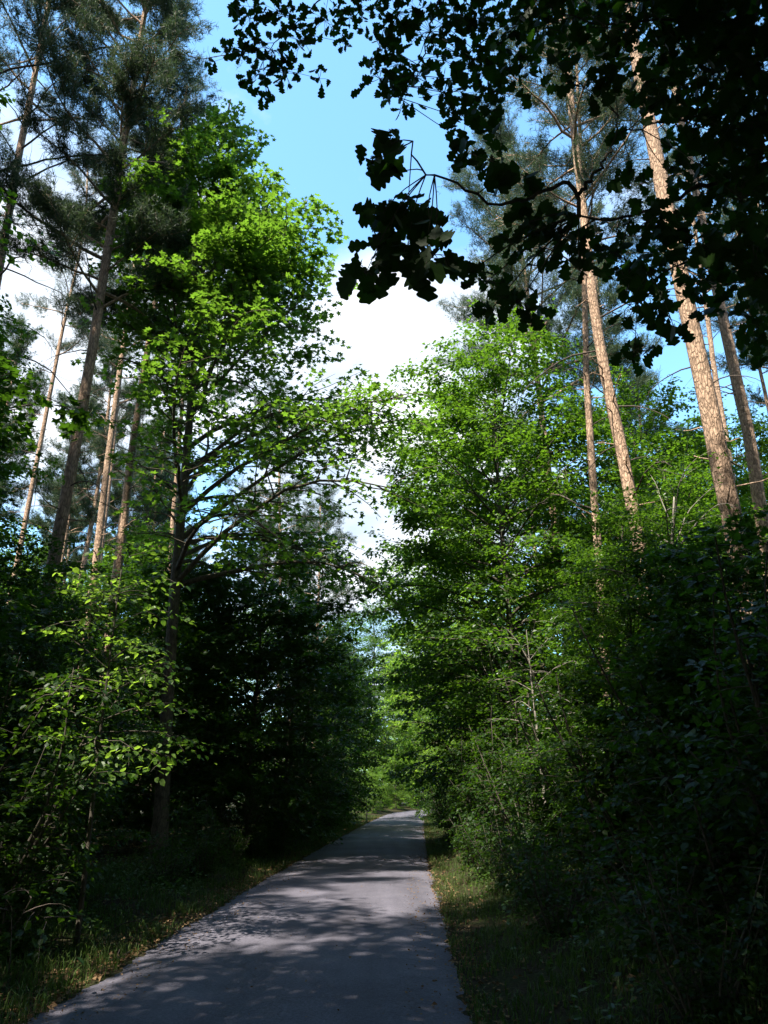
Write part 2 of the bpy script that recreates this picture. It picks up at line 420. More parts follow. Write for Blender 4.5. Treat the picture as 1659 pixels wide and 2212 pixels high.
def decid(rng, trunk, tr, z0, z1, rad, nl, lsize, tmpl, dens, el0=25, el1=65, asym=None, keep=None, seg=9, subgap=.42, limbs_out=None, spread=.17, flat=.06, taper=.12, dfun=None):
    """trunk: polyline from (0,0,0); returns (wood MB, leaf MB)"""
    wood, leaf = MB(), MB()
    tp = smooth_line(trunk, 26)
    tt = np.linspace(0, 1, len(tp))
    rr = tr * (1 - (1 - taper) * tt ** 1.1); rr[0] *= 1.35; rr[1] *= 1.1
    tube(wood, tp, rr, seg, .035, rng)
    H = tp[-1][2]
    dens0 = dens
    for i in range(nl):
        t = (i + rng.uniform(.1, .9)) / nl
        dens = dens0 * rng.uniform(.6, 1.4) * (dfun(t) if dfun is not None else 1)
        h = z0 + (z1 - z0) * t
        az = i * 2.399 + rng.uniform(-.5, .5)
        Rr = rad(t) * rng.uniform(.7, 1.1)
        if asym is not None: Rr *= asym(az, t)
        el = R(el0 + (el1 - el0) * t + rng.uniform(-8, 8))
        L = max(.5, Rr / cos(min(el, 1.1)))
        hs = max(z0 * .45, min(h - .45 * L * sin(el), H * .97))
        k = np.interp(hs, tp[:, 2], np.arange(len(tp))); k0 = int(min(k, len(tp) - 2)); fr = k - k0
        p0 = tp[k0] * (1 - fr) + tp[k0 + 1] * fr
        d = np.array((cos(az) * cos(el), sin(az) * cos(el), sin(el)))
        limb = grow(p0, d, L, 7, rng, .10, .02, .22)
        lr = min(np.interp(hs, tp[:, 2], rr) * .55, .012 + .013 * L)
        tgt = wood
        if limbs_out is not None and L > 2.2:
            tgt = MB(); limbs_out.append(tgt)
        tube(tgt, limb, lr * (1 - .82 * np.linspace(0, 1, 8)), 6)
        ns = max(3, int(L / subgap))
        for j in range(ns):
            s = .22 + .78 * (j + rng.random()) / ns
            p, dd = pt(limb, min(s, .999))
            sg = 1 if j % 2 else -1
            a = sg * R(rng.uniform(30, 70))
            hd = np.array((dd[0] * cos(a) - dd[1] * sin(a), dd[0] * sin(a) + dd[1] * cos(a), dd[2] * .4 + rng.uniform(-.1, .18)))
            sl = np.clip((.28 + .38 * (1 - s)) * L * rng.uniform(.6, 1.1), .45, 2.4)
            sub = grow(p, hd, sl, 4, rng, .14, .0, .15)
            tube(tgt, sub, max(lr * .3, .006) * (1 - .75 * np.linspace(0, 1, 5)), 4, cap=False)
            spray(leaf, sub, dens, lsize, tmpl, rng, spread, flat, keep)
            for q in range(int(sl / .55)):
                p2, d2 = pt(sub, rng.uniform(.2, .95))
                a = rng.choice([-1, 1]) * R(rng.uniform(30, 65))
                h2 = np.array((d2[0] * cos(a) - d2[1] * sin(a), d2[0] * sin(a) + d2[1] * cos(a), d2[2] * .5 + rng.uniform(-.2, .2)))
                tw = grow(p2, h2, rng.uniform(.3, .75), 2, rng, .1)
                spray(leaf, tw, dens, lsize, tmpl, rng, spread * .7, flat, keep)
        spray(leaf, limb[4:], dens, lsize, tmpl, rng, spread, flat, keep)
    return wood, leaf

def shrub(rng, nst, H, spreadr, lsize, tmpl, dens, keep=None, bare=.12, spread=.15, flat=.05):
    wood, leaf = MB(), MB()
    for i in range(nst):
        az = i * 2.399 + rng.uniform(-.4, .4)
        p0 = np.array((.12 * cos(az), .12 * sin(az), -.15))
        h = H * rng.uniform(.6, 1.05)
        lean = spreadr * rng.uniform(.25, 1.0) / H
        st = grow(p0, (cos(az) * lean, sin(az) * lean, 1), h, 8, rng, .07, .0, -.02)
        r0 = .012 + .006 * h
        tube(wood, st, r0 * (1 - .8 * np.linspace(0, 1, 9)), 5)
        ns = int(h / .28)
        for j in range(ns):
            s = bare + (1 - bare) * (j + rng.random()) / ns
            p, dd = pt(st, min(s, .999))
            a2 = rng.uniform(0, 2 * pi)
            sl = rng.uniform(.35, .95) * (.4 + .45 * spreadr) * (1.15 - .55 * s)
            hd = np.array((cos(a2), sin(a2), rng.uniform(-.05, .45)))
            sub = grow(p, hd, sl, 4, rng, .12, 0, .2)
            tube(wood, sub, .007 * (1 - .7 * np.linspace(0, 1, 5)), 4, cap=False)
            spray(leaf, sub, dens, lsize, tmpl, rng, spread, flat, keep)
        spray(leaf, st[4:], dens * .8, lsize, tmpl, rng, spread, flat, keep)
    return wood, leaf

def needles(mb, P, D, rng, K=9, L=.16, W=.013):
    n = len(P)
    if n == 0: return
    P = np.repeat(P, K, 0); D = np.repeat(unit(D), K, 0)
    P = P + D * rng.uniform(-.10, .10, (n * K, 1))
    dr = unit(D * rng.uniform(.1, 1.0, (n * K, 1)) + rng.normal(0, .55, (n * K, 3)))
    sd = unit(np.cross(dr, rng.normal(0, 1, (n * K, 3)))) * (W / 2)
    L_ = L * rng.uniform(.7, 1.2, (n * K, 1))
    v = np.stack([P - sd, P + sd, P + dr * L_], 1).reshape(-1, 3)
    f = np.arange(n * K * 3).reshape(-1, 3)
    mb.add(v, f, np.repeat(np.repeat(rng.random(n), K), 3))

def pine_parts(rng, trunk, tr, zc, crad, nb, tuft=1.0, taper=.3, stubs=14, ndl=(9, .17, .014), dead=0, dead_len=2.4, asym=None, zden=None):
    """trunk polyline local, starting at the base; crown of needled boughs above zc"""
    wood, crown = MB(), MB()
    deadmb = []
    n = max(16, int(trunk[-1][2] / .9))
    tp = smooth_line(trunk, n)
    rr = tr * (1 - (1 - taper) * np.linspace(0, 1, n) ** 1.15); rr[0] *= 1.3
    tube(wood, tp, rr, 12, .035, rng)
    H = tp[-1][2]
    def axis(h):
        k = np.interp(h, tp[:, 2], np.arange(n)); k0 = int(min(k, n - 2)); fr = k - k0
        return tp[k0] * (1 - fr) + tp[k0 + 1] * fr, float(np.interp(h, tp[:, 2], rr))
    for i in range(stubs):
        h = rng.uniform(.22, .95) * zc
        p, r = axis(h); az = rng.uniform(0, 2 * pi)
        st = grow(p + .6 * r * np.array((cos(az), sin(az), 0)), (cos(az), sin(az), rng.uniform(-.2, .5)), rng.uniform(.15, .9), 3, rng, .15)
        tube(wood, st, .018 * (1 - .6 * np.linspace(0, 1, 4)), 5)
    for i in range(dead):
        h = zc * (.42 + .62 * (i + rng.random()) / dead)
        p, r = axis(h); az = i * 2.0 + rng.uniform(-.7, .7)
        L = dead_len * rng.uniform(.45, 1.2)
        b = grow(p, (cos(az), sin(az), rng.uniform(.15, .5)), L, 7, rng, .12, .0, .30)
        m = MB(); r0 = .010 + .006 * L
        tube(m, b, r0 * (1 - .75 * np.linspace(0, 1, 8)), 5)
        for j in range(int(L * 2.2)):
            q, dd = pt(b, rng.uniform(.25, .98)); a = rng.choice([-1, 1]) * R(rng.uniform(30, 75))
            hd = np.array((dd[0] * cos(a) - dd[1] * sin(a), dd[0] * sin(a) + dd[1] * cos(a), dd[2] + rng.uniform(-.5, .3)))
            tw = grow(q, hd, rng.uniform(.2, .8), 3, rng, .22)
            tube(m, tw, .006 * (1 - .6 * np.linspace(0, 1, 4)), 4, cap=False)
        deadmb.append(m)
    for i in range(nb):
        t = (i + rng.random()) / nb
        h = zc + (H - zc) * t
        p, r = axis(h); az = i * 2.399 + rng.uniform(-.5, .5)
        L = crad * (1 - .72 * t ** 1.6) * rng.uniform(.55, 1.1)
        if asym is not None: L *= asym(az)
        b = grow(p, (cos(az), sin(az), rng.uniform(.1, .55) + .5 * t), L, 7, rng, .12, .03, .05)
        tube(wood, b, min(r * .5, .012 + .011 * L) * (1 - .8 * np.linspace(0, 1, 8)), 5)
        ns = int(4 + L * 4.6)
        for j in range(ns):
            s = .3 + .7 * (j + rng.random()) / ns
            q, dd = pt(b, min(s, .999)); a = rng.choice([-1, 1]) * R(rng.uniform(20, 75))
            hd = np.array((dd[0] * cos(a) - dd[1] * sin(a), dd[0] * sin(a) + dd[1] * cos(a), dd[2] + rng.uniform(-.2, .45)))
            sl = rng.uniform(.4, 1.2) * (1.2 - .5 * s)
            tw = grow(q, hd, sl, 3, rng, .15, .06)
            tube(wood, tw, .008 * (1 - .6 * np.linspace(0, 1, 4)), 3, cap=False)
            nt = max(3, int(sl * 20 * tuft))
            ss = rng.uniform(.15, 1.02, nt) * (len(tw) - 1)
            ii = np.minimum(ss.astype(int), len(tw) - 2); ff = (ss - ii)[:, None]
            P = tw[ii] * (1 - ff) + tw[ii + 1] * ff + rng.normal(0, .09, (nt, 3))
            D = unit(tw[ii + 1] - tw[ii]) + rng.normal(0, .45, (nt, 3)) + np.array((0, 0, .35))
            needles(crown, P, D, rng, *ndl)
    return wood, crown, deadmb

def plant(name, label, cat, base, wood, leaf, bark, lm, group=None, parts=('trunk', 'crown'), extra=(), extra_name='limb'):
    root = empty(name, base, label, cat, group)
    wood.build(parts[0], bark, root, True)
    leaf.build(parts[1], lm, root)
    for m in extra:
        m.build(extra_name, bark if extra_name == 'limb' else M_DEAD, root, True)
    return root

# ------------------------------------------------------------------ pines set out trunk by trunk
def pix_trunk(pix, Y, H):
    w = [at(px, py, Y) for px, py in sorted(pix, key=lambda q: -q[1])]
    d = (w[-1] - w[0]); lo = w[0]
    s = unit(w[1] - w[0]) if len(w) > 1 else np.array((0, 0, 1.0))
    zb = float(gz(lo[0], Y)) - .1
    bx = lo[0] - .6 * (s[0] / max(s[2], .3)) * (lo[2] - zb)
    base = np.array((bx, Y, zb))
    up = unit(w[-1] - w[-2]) if len(w) > 1 else np.array((0, 0, 1.0))
    if H > w[-1][2] + 1:
        w.append(w[-1] + up * (H - w[-1][2]) / up[2] * np.array((.7, .7, 1)))
    return base, np.array([base] + w) - base

def pine(label, pix, Y, wpx, H, zc, crad, nb, seed, group=None, **kw):
    rng = np.random.default_rng(seed)
    base, tr = pix_trunk(pix, Y, H)
    mid = at(*pix[0], Y); dist = np.linalg.norm(mid - CAM) * .95
    r = wpx * dist / F / 2 * .95
    wood, crown, dead = pine_parts(rng, tr, r, zc, crad, nb, **kw)
    return plant('pine_tree', label, 'pine', base, wood, crown, M_PINE, M_NEEDLE, group, extra=dead, extra_name='branch')

NEAR = (10, .15, .012)
# left
pine('tall leaning pine at the far left with long bare branches sweeping over the white cloud', [(2, 560), (32, 380), (66, 210), (97, 50)], 17, 23, 29, 20.5, 3.2, 26, 11, dead=26, dead_len=3.8, ndl=NEAR, stubs=8, taper=.4)
pine('dark shaded pine trunk under the blackish crown, left of the pale sunlit pair', [(122, 1180), (160, 980), (205, 720), (262, 350)], 15, 31, 29, 12.2, 3.7, 78, 12, tuft=1.75, asym=lambda a: 1.0 - .22 * cos(a), dead=10, dead_len=2.0, ndl=(11, .17, .015), stubs=10)
pine('brightest sunlit pine trunk, pale orange, left one of the close pair', [(207, 1220), (230, 1020), (252, 850), (275, 690)], 24, 21, 27, 17, 2.6, 26, 13, dead=14, dead_len=1.8)
pine('slimmer sunlit pine trunk close behind the brightest one', [(228, 1110), (243, 980), (258, 830)], 28, 15, 27, 17, 2.6, 24, 14, dead=10, dead_len=1.6)
pine('thick sunlit pine trunk with a ringed scar, right of the pale pair', [(258, 1200), (285, 980), (312, 800), (334, 660)], 20, 25, 26, 16, 2.8, 28, 15, dead=12, dead_len=1.6, stubs=16)
pine('thin crooked pine stem bare against the white cloud at left', [(118, 800), (140, 690), (165, 580), (184, 480), (190, 350)], 27, 13, 27, 18.5, 2.4, 20, 16, dead=10, dead_len=2.0)
pine('reddish pine trunk half hidden behind the dark maple stem', [(366, 1240), (374, 1120), (384, 1000), (392, 900)], 25, 15, 24, 15, 2.6, 24, 17, dead=6, dead_len=1.5)
pine('narrow sunlit pine trunk with a pale crown right of the maple stem', [(606, 1290), (605, 1160), (603, 1020)], 34, 12, 21, 11, 3.4, 34, 18, dead=4, dead_len=1.6, tuft=1.3)
pine('small round-crowned pine standing against the sky gap above the road', [(686, 1360), (689, 1280), (690, 1200)], 46, 10, 19.5, 8.5, 4.2, 40, 19, tuft=1.4, dead=3, dead_len=1.5)
# a pine left of the view whose long bare boughs reach in across the upper left corner
rng = np.random.default_rng(18)
base, tr = pix_trunk([(-230, 620), (-190, 380), (-160, 150)], 14, 25)
w, c, d = pine_parts(rng, tr, .17, 17, 2.6, 24)
extra = []
for line, r0 in [([(-176, 215), (0, 156), (100, 136), (200, 108), (290, 95), (350, 88), (376, 98), (418, 126), (470, 122), (520, 112)], .040),
                 ([(-196, 450), (0, 372), (60, 355), (150, 338), (230, 335), (300, 345), (356, 351)], .042),
                 ([(-180, 300), (0, 196), (42, 160), (70, 120), (100, 60), (118, 20)], .034),
                 ([(-170, 160), (0, 60), (60, 52), (110, 66)], .02)]:
    m = MB(); p = smooth_line([at(x, y, 14 + .25 * np.sin(k)) for k, (x, y) in enumerate(line)], 26) - base
    p[1:-1] += rng.normal(0, .012, (24, 3))
    tube(m, p, r0 * (1 - .78 * np.linspace(0, 1, 26)), 6)
    for j in range(34):
        q, dd = pt(p, rng.uniform(.3, .99))
        tw = grow(q, unit(dd * .6 + rng.normal(0, .5, 3) + np.array((0, 0, rng.choice([-.5, .4])))), rng.uniform(.2, .9), 4, rng, .25)
        tube(m, tw, .006 * (1 - .6 * np.linspace(0, 1, 5)), 4, cap=False)
        if q[0] + base[0] > -4.2 and r0 == .040:
            needles(c, tw[1:] + rng.normal(0, .05, (4, 3)), np.diff(tw, axis=0) + rng.normal(0, .05, (4, 3)), rng, 10, .13, .011)
    extra.append(m)
plant('pine_tree', 'pine just outside the left frame edge, two long bare boughs crossing the upper left corner', 'pine', base, w, c, M_PINE, M_NEEDLE, extra=extra, extra_name='branch')
# right
pine('sunlit knobbly pine trunk rising in the clear patch right of the sky gap', [(1356, 1040), (1318, 860), (1285, 680), (1262, 470), (1238, 270), (1222, 100)], 13.6, 33, 24, 12.8, 2.9, 40, 21, tuft=1.3, dead=14, dead_len=2.0, ndl=NEAR, stubs=22, taper=.42)
pine('reddish pine trunk standing tight behind the sunlit knobbly one', [(1272, 900), (1266, 760), (1262, 600), (1258, 400)], 16.5, 21, 25, 15, 2.6, 28, 22, dead=10, dead_len=1.8)
pine('thickest pine trunk, shaded brown, rising out of the dark thicket at right', [(1592, 1180), (1548, 960), (1500, 740), (1440, 450), (1372, 110)], 12, 49, 26, 17, 3.0, 22, 23, dead=8, dead_len=1.6, ndl=NEAR, stubs=18, taper=.5)
pine('curving sunlit pine trunk with a feathery crown, behind the oak leaves', [(1142, 660), (1128, 560), (1102, 440), (1082, 350), (1066, 290)], 24, 20, 28, 14.5, 5.0, 60, 24, dead=9, dead_len=2.4, tuft=1.5)
pine('orange pine trunk at the right edge, lit through a gap in the oak leaves', [(1645, 1120), (1622, 960), (1600, 860), (1545, 610)], 16, 33, 27, 17, 2.8, 24, 25, dead=8, dead_len=1.6, stubs=14)
pine('thin straight pine between the thickest trunk and the right edge', [(1556, 880), (1540, 780), (1522, 640)], 22, 18, 26, 17, 2.4, 24, 26, dead=8, dead_len=1.5)
pine('slight grey pine leaning in at the right frame edge', [(1655, 860), (1635, 770), (1615, 640)], 26, 12, 26, 17, 2.4, 20, 27, dead=6, dead_len=1.5)

# pines further back, from two patterns
rngp = np.random.default_rng(77)
PB = []
for s in (31, 32, 33):
    rg = np.random.default_rng(s)
    trunk = np.array([(0, 0, -.1), (rg.uniform(-.2, .2), 0, 8), (rg.uniform(-.4, .4), rg.uniform(-.3, .3), 16), (rg.uniform(-.5, .5), 0, 23)])
    PB.append(pine_parts(rg, trunk, .17, 12 + s % 3, 2.9, 34, 1.25, .3, 8, (8, .22, .02), 6, 1.5))
protos = []
back = [(-14, 33), (-17.5, 38), (-13.5, 41), (-21, 44), (-16.5, 50), (-25, 52), (-19, 60), (-12, 66), (-29, 64),
        (-16, 28), (-19, 31), (-12.5, 37), (-16, 43), (-14.5, 47), (-22, 48), (-18.5, 54), (-27, 42), (-8.5, 62), (-24, 36), (10.5, 30), (14, 36), (18, 27), (9, 44), (13, 52), (20, 44), (24, 34), (17, 62), (10, 68), (15, 23), (22, 22), (11.5, 80)]
for k, (x, y) in enumerate(back):
    y0 = float(y); x0 = x + float(xc(min(y0, 70))) * .6
    lab = 'background pine with a bare lower trunk, deep in the wood left of the road' if x < 0 else 'background pine with a bare lower trunk, deep in the wood right of the road'
    grp = 'background pines left of the road' if x < 0 else 'background pines right of the road'
    loc = (x0, y0, float(gz(x0, y0)))
    rz, sc = float(rngp.uniform(0, 6.28)), float(rngp.uniform(.85, 1.1))
    if k < 3:
        w, c, d = PB[k]
        for m in d: w.merge(m)
        r_ = plant('pine_tree', lab, 'pine', loc, w, c, M_PINE, M_NEEDLE, grp)
        r_.rotation_euler = (0, 0, rz); protos.append(r_)
    else:
        copy_thing(protos[k % 3], loc, rz, sc, lab, grp)

# ------------------------------------------------------------------ the tall maple left of the road
rng = np.random.default_rng(101)
YM = 17.5
base, tr = pix_trunk([(352, 1700), (366, 1450), (384, 1200), (402, 1000), (418, 800), (436, 600), (462, 400), (498, 215)], YM, 10)
limbs = []
def maple_rad(t): return .35 + 4.7 * (1 - t) ** .95 * min(1, .75 + 1.2 * t)
w, l = decid(rng, tr, .165, 7.0, tr[-1][2] - .9, maple_rad, 96, .145, T_MAPLE, 28, 24, 68, asym=lambda a, t: (.82 + .58 * cos(a - .1)) if t < .34 else (.85 + .2 * cos(a) if t < .6 else 1.0),
             limbs_out=limbs, seg=12, taper=.14, subgap=.36, dfun=lambda t: .36 + .95 * min(1, max(0, (t - .25) / .35)))
plant('maple_tree', 'tall maple with a dark stem and bright green sunlit top, left of the road', 'maple', base, w, l, M_MBARK, M_MAPLE, extra=limbs)

# ------------------------------------------------------------------ understorey patterns (first one of each is itself a tree of the scene)
def proto_tree(seed, H, rad, tmpl, lsize, dens, nl, z0, tr):
    rg = np.random.default_rng(seed)
    trunk = np.array([(0, 0, -.15), (rg.uniform(-.15, .15), rg.uniform(-.15, .15), H * .33), (rg.uniform(-.3, .3), rg.uniform(-.3, .3), H * .66), (rg.uniform(-.4, .4), rg.uniform(-.4, .4), H * .97)])
    return decid(rg, trunk, tr, z0, H, lambda t: rad * (1 - .72 * t ** 3) * min(1, .55 + 1.7 * t), nl, lsize, tmpl, dens, 12, 60)
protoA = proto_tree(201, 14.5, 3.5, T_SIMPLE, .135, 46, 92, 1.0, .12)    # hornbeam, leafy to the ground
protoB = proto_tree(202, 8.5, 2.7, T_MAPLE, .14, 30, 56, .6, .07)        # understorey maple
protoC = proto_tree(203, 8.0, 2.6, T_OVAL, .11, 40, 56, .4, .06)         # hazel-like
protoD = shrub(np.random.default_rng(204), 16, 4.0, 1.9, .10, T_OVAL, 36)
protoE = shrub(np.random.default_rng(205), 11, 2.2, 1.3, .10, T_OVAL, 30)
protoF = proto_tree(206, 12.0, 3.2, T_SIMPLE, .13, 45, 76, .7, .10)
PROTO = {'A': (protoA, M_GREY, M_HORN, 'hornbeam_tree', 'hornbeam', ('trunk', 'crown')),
         'B': (protoB, M_GREY, M_SHADED, 'maple_tree', 'maple', ('trunk', 'crown')),
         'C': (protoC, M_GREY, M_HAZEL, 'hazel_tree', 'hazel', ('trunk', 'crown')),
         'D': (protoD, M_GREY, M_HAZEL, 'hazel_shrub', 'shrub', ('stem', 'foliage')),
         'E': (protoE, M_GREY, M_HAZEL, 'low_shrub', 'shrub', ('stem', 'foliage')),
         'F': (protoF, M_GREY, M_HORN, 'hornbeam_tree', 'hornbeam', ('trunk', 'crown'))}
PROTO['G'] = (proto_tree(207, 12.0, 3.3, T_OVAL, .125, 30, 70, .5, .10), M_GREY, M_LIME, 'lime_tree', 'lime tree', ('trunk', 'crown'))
FIRST = {}
rngt = np.random.default_rng(9)
def put(kind, u, y, sc, label, group=None, rz=None, absx=False):
    x = u if absx else float(xc(y)) + u
    loc = (x, y, float(gz(x, y)) - .03)
    rz = float(rngt.uniform(0, 6.28)) if rz is None else rz
    if kind not in FIRST:
        (w, l), bm_, lm, nm, cat, parts = PROTO[kind]
        FIRST[kind] = o = plant(nm, label, cat, loc, w, l, bm_, lm, group, parts)
        o.rotation_euler = (0, 0, rz); o.scale = (sc, sc, sc)
        return o
    return copy_thing(FIRST[kind], loc, rz, sc, label, group)

G_R = 'trees lining the right side of the road'
put('A', 3.9, 20.5, 1.03, 'nearest tall hornbeam right of the road, its leafy top lit against the white sky', G_R)
put('A', 3.9, 26.5, 1.1, 'second tall hornbeam along the right verge, its sunlit flank over the road', G_R)
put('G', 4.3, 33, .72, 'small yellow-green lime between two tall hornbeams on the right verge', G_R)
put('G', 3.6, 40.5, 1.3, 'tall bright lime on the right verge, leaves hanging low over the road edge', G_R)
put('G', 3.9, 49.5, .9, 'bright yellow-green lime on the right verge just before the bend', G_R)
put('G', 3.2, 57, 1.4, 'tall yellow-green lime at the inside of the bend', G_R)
put('A', 8.9, 24, .75, 'tall hornbeam behind the front row, left of the knobbly sunlit pine', G_R)
put('A', 9.0, 17.5, .56, 'dark hornbeam filling the thicket below the knobbly sunlit pine', G_R)
put('F', 4.7, 12.0, .47, 'deep shaded hornbeam at the front of the thicket right of the road', G_R)
put('A', 12.8, 20, .72, 'hornbeam under the orange pine at the right edge', G_R)
put('A', 8.6, 21.5, .92, 'tall hornbeam between the knobbly sunlit pine and the thickest pine', G_R)
put('A', 13.2, 25, 1.0, 'tall hornbeam behind the thickest pine trunk', G_R)
put('F', 6.6, 15.0, .66, 'hornbeam wrapping the foot of the knobbly sunlit pine', G_R)
put('F', 9.4, 10.0, .42, 'shaded hornbeam in front of the thickest pine trunk', G_R)
put('B', 4.9, 8.2, .47, 'dark maple at the front of the right thicket, above the bottom right shrubs', G_R)
put('C', 7.0, 6.4, .48, 'dark hazel at the right frame edge under the oak', G_R)
put('C', 5.4, 11.2, .56, 'dark hazel in the right thicket beside the pale birch trunk', G_R)
put('B', 7.6, 9.6, .47, 'dark maple in the right thicket under the thickest pine', G_R)
G_L = 'young trees lining the left side of the road'
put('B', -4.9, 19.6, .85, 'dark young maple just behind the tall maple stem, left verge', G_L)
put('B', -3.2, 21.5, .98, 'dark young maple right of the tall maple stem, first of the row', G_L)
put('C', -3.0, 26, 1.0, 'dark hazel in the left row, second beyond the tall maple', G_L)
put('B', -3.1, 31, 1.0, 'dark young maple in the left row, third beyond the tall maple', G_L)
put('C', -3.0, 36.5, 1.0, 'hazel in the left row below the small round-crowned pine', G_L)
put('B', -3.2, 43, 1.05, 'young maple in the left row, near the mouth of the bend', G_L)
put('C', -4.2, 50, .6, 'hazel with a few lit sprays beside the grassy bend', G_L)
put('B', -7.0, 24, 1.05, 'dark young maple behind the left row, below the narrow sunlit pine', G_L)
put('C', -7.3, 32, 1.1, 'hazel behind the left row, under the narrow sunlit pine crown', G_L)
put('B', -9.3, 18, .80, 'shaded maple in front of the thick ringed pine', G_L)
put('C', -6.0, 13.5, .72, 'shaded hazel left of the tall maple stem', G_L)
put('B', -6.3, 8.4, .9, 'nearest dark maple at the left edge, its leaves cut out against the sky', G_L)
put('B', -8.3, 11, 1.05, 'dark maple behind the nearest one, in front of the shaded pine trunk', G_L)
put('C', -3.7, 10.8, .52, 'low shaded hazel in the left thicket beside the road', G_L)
put('F', -12, 27, .72, 'light green tree behind the sunlit pine trunks, left wood', G_L)
put('F', -8.5, 40, .85, 'pale leafy tree in the gap between the maple stem and the narrow pine', G_L)
for k, (u, y, sc) in enumerate([(-13, 36, 1.15), (-17, 44, 1.25), (-21, 38, 1.2), (-17, 53, 1.2), (-26, 50, 1.3), (-18, 62, 1.4), (-19, 27, .8)]):
    put('F', u, y, sc, 'pale leafy tree in the wood far behind the sunlit pine trunks', 'background broadleaf trees left of the road')
for k, (u, y, sc) in enumerate([(13.5, 30, 1.15), (17.5, 26, 1.05), (10.5, 28.5, 1.1), (15.5, 22, .85), (15, 40, 1.2), (21, 34, 1.2), (11, 52, 1.3)]):
    put('F', u, y, sc, 'leafy tree in the wood far behind the pines right of the road', 'background broadleaf trees right of the road')
G_S = 'shrubs along the road edges'
for k, (u, y, s) in enumerate([(-3.4, 8.7, .8), (-4.9, 12.9, .7), (-2.7, 15.2, .4), (-2.9, 19.2, .6), (-2.9, 24, .7), (-2.7, 29, .7), (-2.6, 34, .75), (-2.6, 40, .8), (-5.3, 11, .9), (-7.2, 15.4, .9)]):
    put('D', u, y, s, 'shaded green shrub in the dark thicket on the left verge', 'left verge shrubs')
for k, (u, y, s) in enumerate([(3.4, 14.8, .75), (3.2, 18, .7), (2.9, 23, .62), (2.8, 30, .7), (2.6, 37, .75), (2.6, 45, .7), (5.2, 10.2, .85), (6.6, 7.6, 1.0), (7.5, 13, 1.0)]):
    put('D', u, y, s, 'green shrub at the foot of the trees on the right verge', 'right verge shrubs')
for k, (u, y, s) in enumerate([(3.0, 5.4, .55), (3.3, 7.0, .68), (2.75, 8.9, .55), (2.9, 10.8, .62), (2.7, 12.8, .6), (2.6, 15, .6), (2.55, 17.5, .6), (2.5, 20.5, .6), (2.6, 26, .6), (4.6, 4.0, .8)]):
    put('E', u, y, s, 'low dark shrub on the bank at the right road edge', 'low right shrubs')
for k, (u, y, s) in enumerate([(4.3, 6.1, .85), (4.7, 8.4, .95), (4.4, 11.5, .95), (4.3, 14, .95), (3.9, 17.5, .9), (5.6, 5.0, .78)]):
    put('D', u, y, s, 'green shrub at the foot of the trees on the right verge', 'right verge shrubs')
for k, (u, y, s) in enumerate([(-2.9, 14.0, .5), (-2.7, 17.5, .42), (-2.5, 22, .45)]):
    put('E', u, y, s, 'low leafy shrub at the left road edge near the tall maple foot', 'low left shrubs')
put('E', -2.9, 8.4, .55, 'low leafy shrub hiding the foot of the lime sapling', 'low left shrubs')
put('E', 3.9, 4.6, .62, 'dark broad-leaved shrub in the bottom right corner')
put('E', 3.9, 6.6, .85, 'dark broad-leaved shrub behind the bottom right corner one')
put('E', 2.9, 10.4, .38, 'small faintly lit shrub on the right bank')
# end of the road
put('F', -9, 70, .9, 'pale sunlit tree left of the bend at the far end of the road')
put('G', -3.1, 59, .28, 'pale sunlit bush beside the grassy verge at the far bend')
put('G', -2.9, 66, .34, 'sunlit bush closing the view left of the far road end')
put('G', -2.9, 73, .42, 'hazy bush at the far road end, tallest there')
put('F', -12, 86, 1.0, 'far tree standing across the end of the road')
put('A', 4.4, 66, 1.05, 'far hornbeam on the right just past the bend')
put('A', 5.0, 76, 1.25, 'farthest hornbeam on the right of the road')
put('A', -2.5, 92, 1.5, 'sunlit tree behind the bushes at the far bend')
put('G', -9.5, 82, 1.0, 'rounded sunlit tree left of the far road end')
put('G', -3.0, 80, .5, 'bush beside the road where it leaves the view')
put('A', 1.5, 104, 1.7, 'farthest tree closing the road, seen low in the sky gap')

for x, y, sc in [(-1.2, 84, 1.2), (1.6, 87, 1.5), (4.0, 93, 1.8), (1.0, 97, 2.0), (6.6, 101, 2.0), (9.5, 108, 2.2), (4, 112, 2.4), (13, 112, 2.2)]:
    if sc < 1.9: put('G', x, y, sc * .42, 'bright yellow-green bush closing the road end', 'bright bushes closing the far end of the road', absx=True)
    else: put('D', x, y, sc, 'pale bush in the row behind the far end of the road', 'bushes closing the far end of the road', absx=True)
for x, y, sc in [(-1.2, 99, 1.7), (-8, 101, 1.6), (2.2, 108, 1.3), (7.5, 116, 1.4), (-4.5, 104, 1.3), (13, 120, 1.4)]:
    put('A', x, y, sc, 'tree rising behind the far end of the road', 'trees closing the far end of the road', absx=True)
# sunlit lime sapling at left
rng = np.random.default_rng(303)
base, tr = pix_trunk([(190, 1830), (215, 1600), (240, 1400), (262, 1230)], 9.0, 3)
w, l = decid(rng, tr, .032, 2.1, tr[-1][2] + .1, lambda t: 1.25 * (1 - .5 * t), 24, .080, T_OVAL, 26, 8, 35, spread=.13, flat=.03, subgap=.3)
plant('lime_sapling', 'slender lime sapling with bright yellow-green leaves in front of the dark left thicket', 'sapling', base, w, l, M_GREY, M_LIME)
